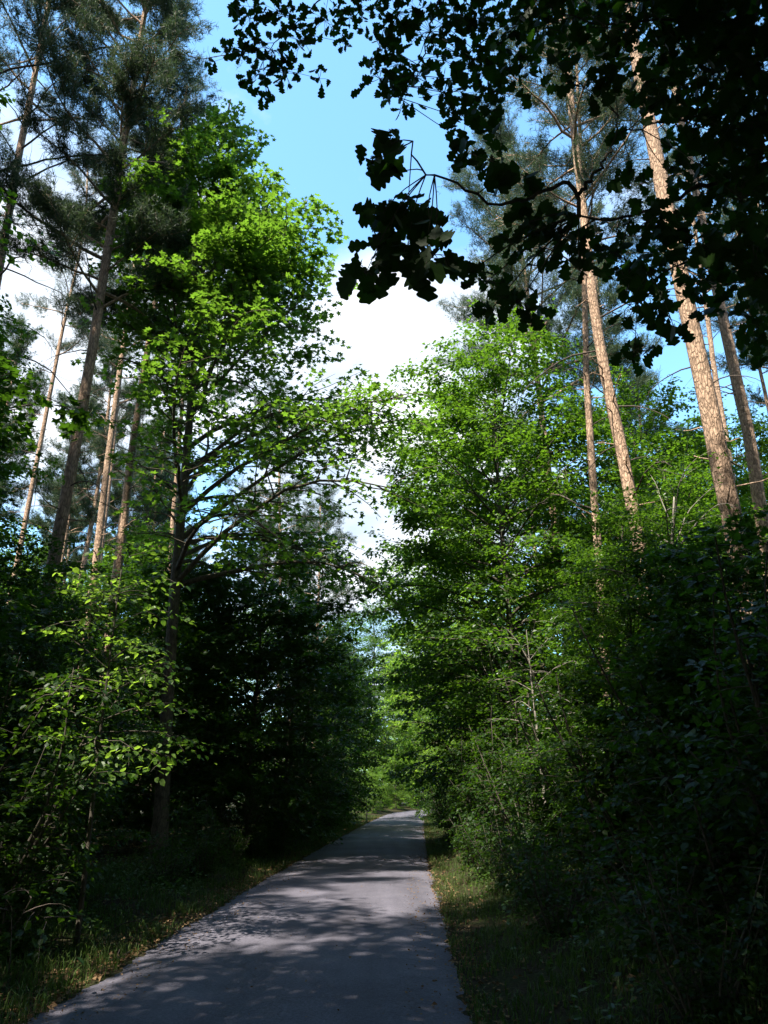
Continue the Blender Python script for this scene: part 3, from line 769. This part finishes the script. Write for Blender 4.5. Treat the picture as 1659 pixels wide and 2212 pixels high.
# two thin lit stems and a pale leaning trunk on the right
def slim(label, pix, Y, r, H, bark, lm, tm, seed, nl, rad, z0, nm='young_tree'):
    rg = np.random.default_rng(seed)
    b, t = pix_trunk(pix, Y, H)
    w, l = decid(rg, t, r, z0, t[-1][2], lambda q: rad * (1 - .6 * q), nl, .09, tm, 14, 10, 55)
    return plant(nm, label, 'young tree', b, w, l, bark, lm)
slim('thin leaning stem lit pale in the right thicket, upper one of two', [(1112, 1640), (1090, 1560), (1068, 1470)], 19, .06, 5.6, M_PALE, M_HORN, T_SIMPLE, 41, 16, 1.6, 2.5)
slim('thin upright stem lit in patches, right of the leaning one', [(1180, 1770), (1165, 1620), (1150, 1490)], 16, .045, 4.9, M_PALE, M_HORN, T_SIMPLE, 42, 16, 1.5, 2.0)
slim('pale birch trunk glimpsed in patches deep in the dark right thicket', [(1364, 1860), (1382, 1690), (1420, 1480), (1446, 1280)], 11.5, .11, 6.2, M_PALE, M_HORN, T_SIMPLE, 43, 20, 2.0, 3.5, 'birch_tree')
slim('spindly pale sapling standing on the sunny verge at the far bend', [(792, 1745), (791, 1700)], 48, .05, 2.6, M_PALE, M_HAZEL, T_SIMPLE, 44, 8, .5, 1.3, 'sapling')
slim('forked bare twiggy sapling on the grass in the left foreground', [(24, 2040), (26, 1960)], 7.5, .010, 1.5, M_DEAD, M_HAZEL, T_OVAL, 45, 4, .22, .9, 'sapling')

# ------------------------------------------------------------------ the overhanging oak
rng = np.random.default_rng(400)
oak = empty('oak_tree', (5.4, -.6, float(gz(5.4, -.6)) - .05), 'great oak at the right whose dark lobed leaves hang over the top of the view', 'oak')
OB = np.array(oak.location)
tw = MB()
trk = smooth_line(np.array([(5.4, -.6, -.2), (5.3, -.5, 3), (5.1, -.4, 6), (4.6, -.2, 11), (4.2, 0, 17)]), 18)
tube(tw, trk, .36 * (1 - .6 * np.linspace(0, 1, 18)), 14, .04, rng)
tw.build('trunk', M_GREY, oak, True, OB)
# each branch: line in the view (px, py, Y) from its thick end, then leaf clumps (px, py, rx, ry, count, leaf length m) at depth Y
BR = [
 ([(1720, 300, 3.0), (1659, 350, 3.0), (1455, 430, 2.8), (1405, 455, 2.7), (1330, 470, 2.6), (1250, 465, 2.55)], .016,
  [(1210, 500, 60, 45, 14), (1140, 480, 50, 40, 9), (1180, 545, 60, 35, 12), (1110, 530, 40, 30, 5), (1050, 610, 50, 40, 9), (1120, 655, 60, 45, 13), (1010, 590, 25, 25, 3), (1060, 670, 30, 30, 5), (1250, 570, 50, 30, 8), (1330, 500, 45, 35, 6), (1340, 560, 60, 35, 7)]),
 ([(1250, 465, 2.55), (1245, 410, 2.5), (1215, 400, 2.45), (1170, 415, 2.4), (1105, 442, 2.35), (1030, 425, 2.3), (975, 395, 2.25), (930, 380, 2.2), (900, 340, 2.2), (892, 305, 2.2)], .010,
  [(845, 310, 30, 40, 3), (800, 350, 35, 20, 3), (860, 370, 30, 25, 3), (880, 465, 55, 45, 12), (820, 470, 40, 35, 6), (830, 525, 50, 40, 8), (790, 590, 45, 40, 8), (880, 530, 60, 40, 11), (930, 490, 35, 30, 6), (940, 550, 45, 40, 9), (905, 590, 22, 25, 3), (1010, 330, 35, 30, 5), (1080, 385, 30, 30, 4), (1120, 385, 30, 25, 3)]),
 ([(1250, 420, 2.5), (1290, 370, 2.55), (1330, 300, 2.6), (1335, 250, 2.6)], .009,
  [(1330, 270, 22, 30, 2), (1180, 60, 60, 50, 10), (1330, 160, 70, 45, 12), (1260, 190, 60, 35, 8), (1210, 150, 40, 40, 6), (1400, 190, 60, 50, 12)]),
 ([(1720, 200, 3.2), (1530, 245, 3.0), (1480, 250, 2.9), (1405, 272, 2.8), (1340, 285, 2.65)], .010,
  [(1420, 225, 50, 35, 9), (1500, 270, 60, 50, 14), (1580, 280, 80, 70, 26), (1640, 330, 60, 80, 22), (1470, 300, 40, 30, 5), (1370, 390, 40, 30, 5), (1440, 370, 45, 40, 8), (1510, 390, 60, 50, 14), (1600, 430, 70, 60, 20)]),
 ([(1720, 480, 3.0), (1600, 520, 2.8), (1500, 560, 2.7), (1400, 590, 2.6)], .009,
  [(1350, 600, 40, 35, 5), (1360, 660, 45, 35, 6), (1420, 600, 50, 45, 9), (1490, 530, 60, 50, 14), (1580, 540, 70, 60, 18), (1640, 580, 50, 70, 15), (1500, 640, 60, 40, 10), (1450, 690, 50, 40, 7), (1370, 770, 40, 30, 4), (1560, 640, 40, 30, 5), (1630, 700, 40, 50, 8), (1400, 480, 50, 40, 8), (1450, 470, 50, 40, 9)]),
 ([(1000, -160, 3.6), (960, -40, 3.5), (930, 60, 3.4), (900, 150, 3.3), (860, 210, 3.3)], .010,
  [(860, 30, 50, 45, 14), (820, 100, 40, 35, 8), (820, 170, 60, 45, 16), (900, 170, 55, 45, 16), (930, 70, 60, 50, 18), (870, 225, 40, 25, 6), (960, 200, 50, 45, 14), (1000, 40, 60, 50, 18), (1020, 130, 60, 55, 22), (1000, 250, 50, 45, 12), (1040, 230, 40, 40, 10), (1080, 290, 40, 40, 9), (1060, 340, 35, 40, 8), (1110, 60, 60, 60, 20), (1100, 150, 50, 45, 12), (1100, 210, 35, 30, 5)]),
 ([(760, -160, 4.2), (720, -40, 4.1), (660, 30, 4.0), (600, 80, 4.0), (560, 150, 4.0)], .009,
  [(540, 40, 35, 45, 14), (600, 30, 50, 40, 18), (530, 100, 35, 30, 10), (590, 110, 45, 40, 18), (560, 160, 40, 35, 14), (615, 160, 35, 30, 10), (650, 90, 40, 40, 12), (700, 40, 50, 40, 16), (760, 40, 40, 40, 10), (690, 170, 20, 28, 4), (575, 205, 16, 22, 4), (455, 135, 14, 12, 2), (485, 110, 18, 18, 4), (740, 90, 30, 22, 4), (510, 10, 20, 20, 3)]),
 ([(1720, -40, 3.2), (1560, 20, 3.0), (1420, 40, 2.9), (1300, 50, 2.8), (1200, 30, 2.8)], .012,
  [(1240, 40, 60, 50, 14), (1310, 60, 70, 50, 18), (1400, 40, 70, 60, 22), (1450, 120, 60, 50, 16), (1500, 50, 80, 60, 26), (1590, 70, 80, 80, 36), (1640, 150, 60, 90, 30), (1540, 160, 70, 70, 26), (1480, 190, 50, 40, 10), (1620, 230, 60, 60, 22), (1160, 10, 60, 40, 14), (1350, 110, 50, 40, 10)]),
]
BR += [
 ([(1760, 120, 5.0), (1640, 160, 4.9), (1540, 200, 4.8), (1480, 260, 4.8)], .014,
  [(1600, 60, 110, 70, 70), (1480, 60, 90, 60, 50), (1620, 190, 80, 90, 70), (1530, 170, 80, 70, 50), (1400, 110, 60, 60, 26), (1500, 300, 60, 60, 30), (1600, 330, 90, 80, 60), (1640, 460, 60, 80, 44), (1550, 440, 70, 60, 34), (1640, 600, 50, 70, 28), (1300, 30, 70, 40, 30), (1380, 20, 60, 40, 26)]),
 ([(1200, -160, 4.6), (1150, -30, 4.6), (1080, 60, 4.5), (1000, 120, 4.5)], .012,
  [(1060, 40, 70, 50, 40), (980, 30, 60, 40, 26), (1040, 140, 60, 50, 34), (960, 130, 50, 50, 20), (1180, 40, 60, 50, 34), (900, 20, 50, 30, 16), (830, 60, 40, 40, 14), (860, 140, 60, 40, 22), (1060, 230, 50, 40, 22), (1000, 210, 40, 40, 14), (780, 20, 50, 30, 14), (1130, 120, 50, 50, 24), (1240, 100, 50, 40, 20)]),
 ([(1760, 560, 4.6), (1640, 600, 4.5), (1540, 620, 4.5), (1480, 640, 4.5)], .010,
  [(1560, 560, 60, 50, 26), (1500, 600, 60, 50, 22), (1600, 680, 60, 40, 18), (1640, 740, 40, 50, 14), (1440, 560, 40, 40, 12), (1400, 640, 40, 40, 10)]),
]
CLEAR = [(1085, 205, 1300, 440, .78), (1345, 85, 1385, 180, .7), (1395, 275, 1440, 420, .9), (1090, 560, 1300, 660, .35), (1440, 560, 1490, 700, .75), (1530, 610, 1600, 760, .7)]
for line, r0, clumps in BR:
    bmb, lf = MB(), MB()
    pts = smooth_line([at(*q) for q in line], 22)
    pts[1:-1] += rng.normal(0, .008, (20, 3))
    tube(bmb, pts, r0 * (1 - .72 * np.linspace(0, 1, 22)), 7)
    Y0 = line[-1][2]
    for (cx, cy, rx, ry, n) in clumps:
        n = int(n * (2.6 if cx > 1330 else 2.0) * (1.0 if Y0 < 4.3 else .9)) + 1
        dY = rng.uniform(-.12, .35)
        c = at(cx, cy, Y0 + dY)
        k = np.argmin(((pts - c) ** 2).sum(1) + np.arange(22)[::-1] * .0004)
        mid = (pts[k] + c) / 2 + rng.normal(0, .012, 3) + np.array((0, 0, .02))
        tw_ = smooth_line([pts[k], mid, c], 6)
        tube(bmb, tw_, r0 * .28 * (1 - .5 * np.linspace(0, 1, 6)), 5)
        a = rng.uniform(0, 2 * pi, n); q = np.sqrt(rng.random(n))
        px = cx + rx * q * np.cos(a); py = cy + ry * q * np.sin(a)
        keepm = np.ones(n, bool)
        for (x0, y0, x1, y1, pr) in CLEAR:
            keepm &= ~((px > x0) & (px < x1) & (py > y0) & (py < y1) & (rng.random(n) < pr))
        px, py, n = px[keepm], py[keepm], int(keepm.sum())
        if n == 0: continue
        P = np.array([at(x, y, Y0 + dY + rng.normal(0, .07)) for x, y in zip(px, py)])
        for p in P[::2]:
            tube(bmb, smooth_line([c, (c + p) / 2 + rng.normal(0, .012, 3) + np.array((0, 0, .012)), p], 5), .0016, 4, cap=False)
        view = unit(P - CAM)
        out = unit(P - c + rng.normal(0, .05, (n, 3)))
        D = unit(out + rng.normal(0, .35, (n, 3)) + np.array((-.25, 0, -.45)))
        N = unit(-view * 1.0 + np.array((0, 0, .35)) + rng.normal(0, .38, (n, 3)))
        S = rng.uniform(.065, .108, n) * ((1.5 if n <= 7 else 1.25) if r0 == .010 and Y0 < 2.3 else 1.0)
        add_leaves(lf, P - D * S[:, None] * .4, D, N, S, T_OAK, rng)
    br = bmb.build('branch', M_GREY, oak, True, OB)
    lf.build('foliage', M_OAK, br, False, OB)
# the oak's high crown, over and behind the viewer
OVER = True
def hidden(P):
    x, y, d = project(P)
    edge_ok = np.where((x > 1120) & OVER, 95, -60)      # the first oak's high boughs dip into the top right of the view
    return ~((d > .05) & (x > -60) & (x < PW + 60) & (y > edge_ok) & (y < PH + 60))
def high_crown(trk, nl, h0, h1, Lmax, skip=0.0):
    high, hw = MB(), MB()
    for i in range(nl):
        t = rng.random()
        h = h0 + (h1 - h0) * t
        k = np.interp(h * .85, trk[:, 2], np.arange(len(trk))); p0 = trk[int(k)]
        az = i * 2.399; L = Lmax * rng.uniform(.5, 1.0) * (1.05 - .25 * t)
        lb = grow(p0, (cos(az), sin(az), .2 + .4 * t), L, 8, rng, .1, .02, .1)
        vis = ~hidden(lb)
        if vis.any(): lb = lb[:max(2, int(np.argmax(vis)))]
        if len(lb) < 3: continue
        tube(hw, lb, .07 * (1 - .8 * np.linspace(0, 1, len(lb))), 6)
        for j in range(int(L * 2.4)):
            p, dd = pt(lb, rng.uniform(.25, 1)); a = rng.choice([-1, 1]) * rng.uniform(.5, 1.2)
            hd = np.array((dd[0] * cos(a) - dd[1] * sin(a), dd[0] * sin(a) + dd[1] * cos(a), rng.uniform(-.2, .4)))
            sb = grow(p, hd, rng.uniform(.7, 1.7), 3, rng, .15)
            if (~hidden(sb)).any() or rng.random() < skip: continue
            tube(hw, sb, .012, 4, cap=False)
            spray(high, sb, 40, .19, T_SIMPLE, rng, .22, .1, hidden)
    return hw, high
hw, high = high_crown(trk, 110, 5, 19, 10.5)
hw.build('limb', M_GREY, oak, True, OB)
high.build('crown', M_OAK, oak, False, OB)
OVER = False
# a second oak added unseen on the left behind the viewer, to block sun
rng = np.random.default_rng(450)
o2 = empty('oak_tree', (-3.6, -2.2, float(gz(-3.6, -2.2)) - .05), 'unseen big oak added left of the road just behind the camera to block sun', 'oak')
trk2 = smooth_line(np.array([(-3.6, -2.2, -.2), (-3.5, -2.0, 4), (-3.2, -1.5, 9), (-2.8, -.6, 14), (-2.5, -.2, 20)]), 20)
tw = MB(); tube(tw, trk2, .34 * (1 - .6 * np.linspace(0, 1, 20)), 14, .04, rng)
tw.build('trunk', M_GREY, o2, True, o2.location)
hw, high = high_crown(trk2, 125, 8, 23, 8.5, .05)
hw.build('limb', M_GREY, o2, True, o2.location)
high.build('crown', M_OAK, o2, False, o2.location)

# ------------------------------------------------------------------ trees added beside and behind the viewer to shade the foreground
rng = np.random.default_rng(500)
G_B = 'shade trees added beside and behind the viewer'
rg = np.random.default_rng(520)
airy = decid(rg, np.array([(0, 0, -.15), (.2, 0, 6), (0, .2, 11), (.2, .1, 17)]), .17, 5.5, 17.5, lambda t: 3.6 * (1 - .75 * t ** 1.7), 34, .15, T_SIMPLE, 30, 10, 60)
airy0 = None
for k, (x, y, sc) in enumerate([(-9.5, -7.0, 1.05), (-14.5, -3.5, 1.0), (-12, -9, 1.2), (-15.5, 6, 1.15), (-6.0, -10.5, 1.2), (-16, -6, 1.2), (-9, -17, 1.3), (-2.5, -16, 1.2)]):
    lab, grp = 'airy tree added beside the camera on the left to dapple the sunlight', 'shade trees added beside the viewer on the left'
    if airy0 is None:
        airy0 = plant('hornbeam_tree', lab, 'hornbeam', (x, y, float(gz(x, y))), airy[0], airy[1], M_GREY, M_HORN, grp); airy0.scale = (sc, sc, sc)
    else:
        copy_thing(airy0, (x, y, float(gz(x, y))), k * 1.7, sc, lab, grp)
for k, (x, y, sc) in enumerate([(-13.4, 8.0, 1.35), (-8.4, 11.6, .72), (-9.2, 8.2, .95), (-15, 6.5, 1.6), (-13.5, 10.5, 1.1), (-5, -26, 1.5), (-12, -22, 1.5), (-19, -12, 1.5), (-20, 2, 1.4), (-3, -34, 1.6)]):
    copy_thing(FIRST['A'], (x, y, float(gz(x, y))), k * 1.3, sc, 'dense tree added beside and behind the camera on the left to block sun', 'dense shade trees added beside the viewer on the left')
for k, (x, y, sc) in enumerate([(3, -30, 1.6), (8.5, -5, 1.35), (10.5, 1.5, 1.3), (12, 6.5, 1.2), (5, -11, 1.4), (13, -3, 1.4), (4.2, -20, 1.4), (9, -14, 1.5), (16, 3, 1.4), (15, 11, 1.0)]):
    copy_thing(FIRST['A'], (x, y, float(gz(x, y))), k * 1.3, sc, 'tall tree added beside the camera on the right to hold back skylight', 'shade trees added beside the viewer on the right')
for k, (x, y, sc) in enumerate([(-18, -4, 1.15), (-20, 9, 1.1), (-11.3, 10.8, 1.15), (-10.5, 4.5, 1.2)]):
    copy_thing(protos[k % 3], (x, y, float(gz(x, y))), k * 2.1, sc, 'tall pine added beside the camera in the left wood to block sun', 'shade pines added beside the viewer')

# ------------------------------------------------------------------ woodland interior, one mass nobody could count
rng = np.random.default_rng(600)
def mass(name, n_cl, region, per, lsize, mat):
    mb = MB()
    for i in range(n_cl):
        c, rr = region()
        n = per
        d = unit(rng.normal(0, 1, (n, 3))) * rng.random((n, 1)) ** .4
        P = c + d * rr
        P = P[P[:, 2] > .05]
        n = len(P)
        D = unit(rng.normal(0, 1, (n, 3)) + np.array((0, 0, -.3)))
        N = unit(rng.normal(0, .5, (n, 3)) + np.array((0, 0, 1)))
        add_leaves(mb, P, D, N, lsize * rng.uniform(.6, 1.2, n), T_SIMPLE, rng)
    return tag(mb.build(name, mat), 'dense leafy undergrowth filling the shade between the trunks', 'undergrowth', None, 'stuff')
def reg():
    y = rng.uniform(3, 95) if rng.random() < .75 else rng.uniform(3, 35)
    side = rng.choice([-1, 1])
    u = side * (6.5 + rng.random() ** 1.3 * 34)
    x = float(xc(min(y, 80))) + u
    hmax = 4.0 + 3.5 * min(1, (abs(u) - 6.5) / 12) + (1.2 if side > 0 else 0)
    z = rng.uniform(.2, 1) * hmax
    return np.array((x, y, z)), np.array((1.6, 1.6, .8))
mass('undergrowth', 1700, reg, 200, .19, M_SHADED)
def reg2():
    a = rng.uniform(-1.0, 1.0); r = rng.uniform(100, 135)
    return np.array((sin(a) * r, cos(a) * r, rng.uniform(0, 9))), np.array((5, 5, 2.2))
o = mass('far_woods', 420, reg2, 90, .55, M_HORN); o['label'] = 'far-off wood closing the view beyond the bend'

# ------------------------------------------------------------------ verge: grass, herbs, dry leaves
rng = np.random.default_rng(700)
def verge_pts(n, u0, u1, y0, y1, p=1.8):
    y = y0 + (y1 - y0) * rng.random(n) ** p
    u = rng.uniform(u0, u1, n)
    return xc(y) + u, y, u
def grass(n, u0, u1, y0, y1, hgt, clump=.35):
    mb = MB()
    x, y, u = verge_pts(n, u0, u1, y0, y1)
    dens = bumps(x * 2, y * 2, 1.2) + .4 * bumps(x * 5, y * 5, 1.3)
    k = dens > rng.normal(-.12, .15, n)
    x, y = x[k], y[k]; n = len(x)
    P = np.stack([x, y, gz(x, y) - .01], -1)
    a = rng.uniform(0, 2 * pi, n)
    L = hgt * rng.uniform(.4, 1.2, n)[:, None]
    lean = np.stack([np.cos(a), np.sin(a), 0 * a], -1) * rng.uniform(.2, .9, (n, 1))
    sd = np.stack([-np.sin(a), np.cos(a), 0 * a], -1) * .0045
    m1 = P + L * (.55 * np.array((0, 0, 1.0)) + .3 * lean); tip = P + L * (.75 * np.array((0, 0, 1.0)) + .9 * lean)
    v = np.stack([P - sd, P + sd, m1 + sd * .8, m1 - sd * .8, tip], 1).reshape(-1, 3)
    b = (np.arange(n) * 5)[:, None]
    f = np.concatenate([b + [0, 1, 2], b + [0, 2, 3], b + [3, 2, 4]])
    mb.add(v, f, np.repeat(rng.random(n), 5)); return mb
g1 = grass(66000, -5.0, -1.60, 3, 60, .20)
g1.merge(grass(46000, 1.62, 4.2, 3, 60, .16))
tag(g1.build('grass', M_GRASS), 'short verge grass in patches along both road edges', 'grass', None, 'stuff')
def litter(n, u0, u1, y0, y1, size, p=1.6):
    mb = MB(); x, y, u = verge_pts(n, u0, u1, y0, y1, p)
    z = np.where(np.abs(u) < HALF, .025 * (1 - (u / HALF) ** 2) + .006, gz(x, y) + .008)
    P = np.stack([x, y, z + rng.uniform(0, .02, n)], -1)
    D = unit(rng.normal(0, 1, (n, 3)) * np.array((1, 1, .25))); N = unit(np.array((0, 0, 1.0)) + rng.normal(0, .4, (n, 3)))
    add_leaves(mb, P, D, N, size * rng.uniform(.4, 1.2, n), T_SIMPLE, rng); return mb
dl = litter(9000, -2.15, -1.60, 3, 60, .055)
dl.merge(litter(4200, 1.55, 1.95, 3, 60, .045)); dl.merge(litter(4500, 1.9, 7, 2.5, 40, .06)); dl.merge(litter(6000, -7, -1.9, 3, 40, .06))
dl.merge(litter(260, -1.6, 1.6, 4, 40, .035)); dl.merge(litter(1500, -1.7, -1.1, 3.5, 40, .03)); dl.merge(litter(1300, 1.15, 1.7, 3.5, 40, .03))
tag(dl.build('leaf_litter', M_DRY), 'brown dry leaves and needles strewn along the road edges', 'leaf litter', None, 'stuff')
def herbs(n, u0, u1, y0, y1, size):
    mb = MB(); x, y, u = verge_pts(n, u0, u1, y0, y1, 1.5)
    k = bumps(x * 1.5, y * 1.5, 1.5) > rng.normal(0, .12, n)
    x, y = x[k], y[k]; n = len(x)
    P = np.repeat(np.stack([x, y, gz(x, y)], -1), 6, 0); P = P + rng.normal(0, .06, P.shape) * np.array((1, 1, 0)) ; P[:, 2] += rng.uniform(.03, .26, len(P))
    D = unit(rng.normal(0, 1, P.shape) * np.array((1, 1, .3))); N = unit(np.array((0, 0, 1.0)) + rng.normal(0, .35, P.shape))
    add_leaves(mb, P, D, N, size * rng.uniform(.5, 1.2, len(P)), T_OVAL, rng); return mb
hb = herbs(4200, -5.5, -2.2, 3.5, 40, .055); hb.merge(herbs(4200, 2.3, 7.5, 2.5, 40, .06))
tag(hb.build('ground_cover', M_HERB), 'low leafy herbs covering the forest floor beside the road', 'ground cover', None, 'stuff')
# fallen twigs on the left verge
for k, (px, py, L, az) in enumerate([(300, 1905, .5, .4), (240, 1985, .45, -.3), (95, 2020, .5, .2), (230, 2040, .35, .9)]):
    g = on_ground(px, py, .15)
    rg = np.random.default_rng(800 + k); mb = MB()
    z = float(gz(g[0], g[1]))
    ln = grow(np.array((0, 0, .02)), (cos(az), sin(az), .12), L, 5, rg, .15)
    tube(mb, ln, .008 * (1 - .6 * np.linspace(0, 1, 6)), 5)
    tube(mb, grow(ln[2], (cos(az + .8), sin(az + .8), .3), L * .5, 3, rg, .1), .005, 4)
    o = mb.build('fallen_twig', M_DEAD, None, True); o.location = (float(g[0]), float(g[1]), z)
    tag(o, ['dry fallen twig farthest back on the left verge', 'dry fallen twig in the dark grass on the left verge', 'dry fallen twig nearest the left frame edge', 'short fallen twig near the lit grass on the left verge'][k], 'twig')

# ------------------------------------------------------------------ light
sun = bpy.data.lights.new('sun', 'SUN'); sun.energy = 5.0; sun.angle = R(.55); sun.color = (1, .93, .82)
so = bpy.data.objects.new('sun', sun); COL.objects.link(so)
from mathutils import Vector
sd = Vector((SUN_AZ[0] * cos(SUN_EL), SUN_AZ[1] * cos(SUN_EL), sin(SUN_EL)))
so.rotation_euler = (-sd).to_track_quat('-Z', 'Y').to_euler()
wd = bpy.data.worlds.new('World'); scene.world = wd; wd.use_nodes = True
nt = wd.node_tree; nd, lk = nt.nodes, nt.links; nd.clear()
wo = nd.new('ShaderNodeOutputWorld'); bg = nd.new('ShaderNodeBackground')
sky = nd.new('ShaderNodeTexSky'); sky.sky_type = 'NISHITA'; sky.sun_disc = False
sky.sun_elevation = SUN_EL; sky.sun_rotation = math.atan2(SUN_AZ[0], SUN_AZ[1]); sky.air_density = 1.0; sky.dust_density = .8; sky.ozone_density = 1.2
tc = nd.new('ShaderNodeTexCoord')
mpn = nd.new('ShaderNodeMapping'); mpn.inputs['Scale'].default_value = (1, 1, 1.8); mpn.inputs['Location'].default_value = (.35, .2, .1)
lk.new(tc.outputs['Generated'], mpn.inputs[0])
nz = nd.new('ShaderNodeTexNoise'); nz.inputs['Scale'].default_value = 2.6; nz.inputs['Detail'].default_value = 7; nz.inputs['Roughness'].default_value = .55
lk.new(mpn.outputs[0], nz.inputs[0])
acc = nz.outputs['Fac']
for (px, py, wid, amt) in [(860, 930, 15, .42), (150, 620, 17, .40), (330, 900, 14, .22), (800, 1300, 14, .35)]:
    dv = unit(ray(px, py))
    dp = nd.new('ShaderNodeVectorMath'); dp.operation = 'DOT_PRODUCT'; dp.inputs[1].default_value = [float(q) for q in dv]
    nrm = nd.new('ShaderNodeVectorMath'); nrm.operation = 'NORMALIZE'; lk.new(tc.outputs['Generated'], nrm.inputs[0]); lk.new(nrm.outputs[0], dp.inputs[0])
    m_ = nd.new('ShaderNodeMapRange'); m_.inputs[1].default_value = cos(R(wid)); m_.inputs[2].default_value = cos(R(wid * .25)); m_.inputs[4].default_value = amt
    lk.new(dp.outputs['Value'], m_.inputs[0])
    ad = nd.new('ShaderNodeMath'); ad.operation = 'ADD'; lk.new(acc, ad.inputs[0]); lk.new(m_.outputs[0], ad.inputs[1]); acc = ad.outputs[0]
mr = nd.new('ShaderNodeMapRange'); mr.inputs[1].default_value = .58; mr.inputs[2].default_value = .80; lk.new(acc, mr.inputs[0])
cm = nd.new('ShaderNodeMix'); cm.data_type = 'RGBA'; cr = nd.new('ShaderNodeMix'); cr.data_type = 'RGBA'; cr.inputs[6].default_value = (2.9, 3.8, 5.0, 1); cr.inputs[7].default_value = (6.6, 6.9, 7.3, 1)
n5 = nd.new('ShaderNodeTexNoise'); n5.inputs['Scale'].default_value = 5; n5.inputs['Detail'].default_value = 6; lk.new(mpn.outputs[0], n5.inputs[0])
r5 = nd.new('ShaderNodeMapRange'); r5.inputs[1].default_value = .32; r5.inputs[2].default_value = .62; lk.new(n5.outputs['Fac'], r5.inputs[0]); lk.new(r5.outputs[0], cr.inputs[0]); lk.new(cr.outputs[2], cm.inputs[7])
sg = nd.new('ShaderNodeMix'); sg.data_type = 'RGBA'; sg.blend_type = 'MULTIPLY'; sg.inputs[0].default_value = 1; sg.inputs[7].default_value = (1.8, 2.5, 2.6, 1)
lk.new(sky.outputs[0], sg.inputs[6])
nv = nd.new('ShaderNodeVectorMath'); nv.operation = 'NORMALIZE'; lk.new(tc.outputs['Generated'], nv.inputs[0])
dq = nd.new('ShaderNodeVectorMath'); dq.operation = 'DOT_PRODUCT'; dq.inputs[1].default_value = (0.1, .80, .59); lk.new(nv.outputs[0], dq.inputs[0])
mq = nd.new('ShaderNodeMapRange'); mq.inputs[1].default_value = cos(R(75)); mq.inputs[2].default_value = cos(R(38)); lk.new(dq.outputs['Value'], mq.inputs[0])
lk.new(mq.outputs[0], sg.inputs[0])  # sky gain shaped by direction, brighter ahead, to cut fill from behind
lk.new(mr.outputs[0], cm.inputs[0]); lk.new(sg.outputs[2], cm.inputs[6])
lk.new(cm.outputs[2], bg.inputs[0]); bg.inputs[1].default_value = .09
lk.new(bg.outputs[0], wo.inputs[0])

# ------------------------------------------------------------------ camera and render settings
cam = bpy.data.cameras.new('camera'); co = bpy.data.objects.new('camera', cam); COL.objects.link(co)
cam.sensor_fit = 'VERTICAL'; cam.sensor_height = 36; cam.lens = 36 * F / PH; cam.clip_end = 2000; cam.clip_start = .05
co.location = CAM; co.rotation_euler = (pi / 2 + PITCH, 0, 0)
scene.camera = co
scene.view_settings.view_transform = 'Standard'; scene.view_settings.look = 'None'
scene.view_settings.exposure = 1.3; scene.view_settings.gamma = 1
scene.render.engine = 'CYCLES'
cy = scene.cycles
cy.max_bounces = 4; cy.diffuse_bounces = 1; cy.glossy_bounces = 2; cy.transmission_bounces = 3; cy.transparent_max_bounces = 4
cy.use_denoising = True
cy.sample_clamp_indirect = 3
print('verts', sum(len(m.vertices) for m in bpy.data.meshes), 'objects', len(bpy.data.objects))
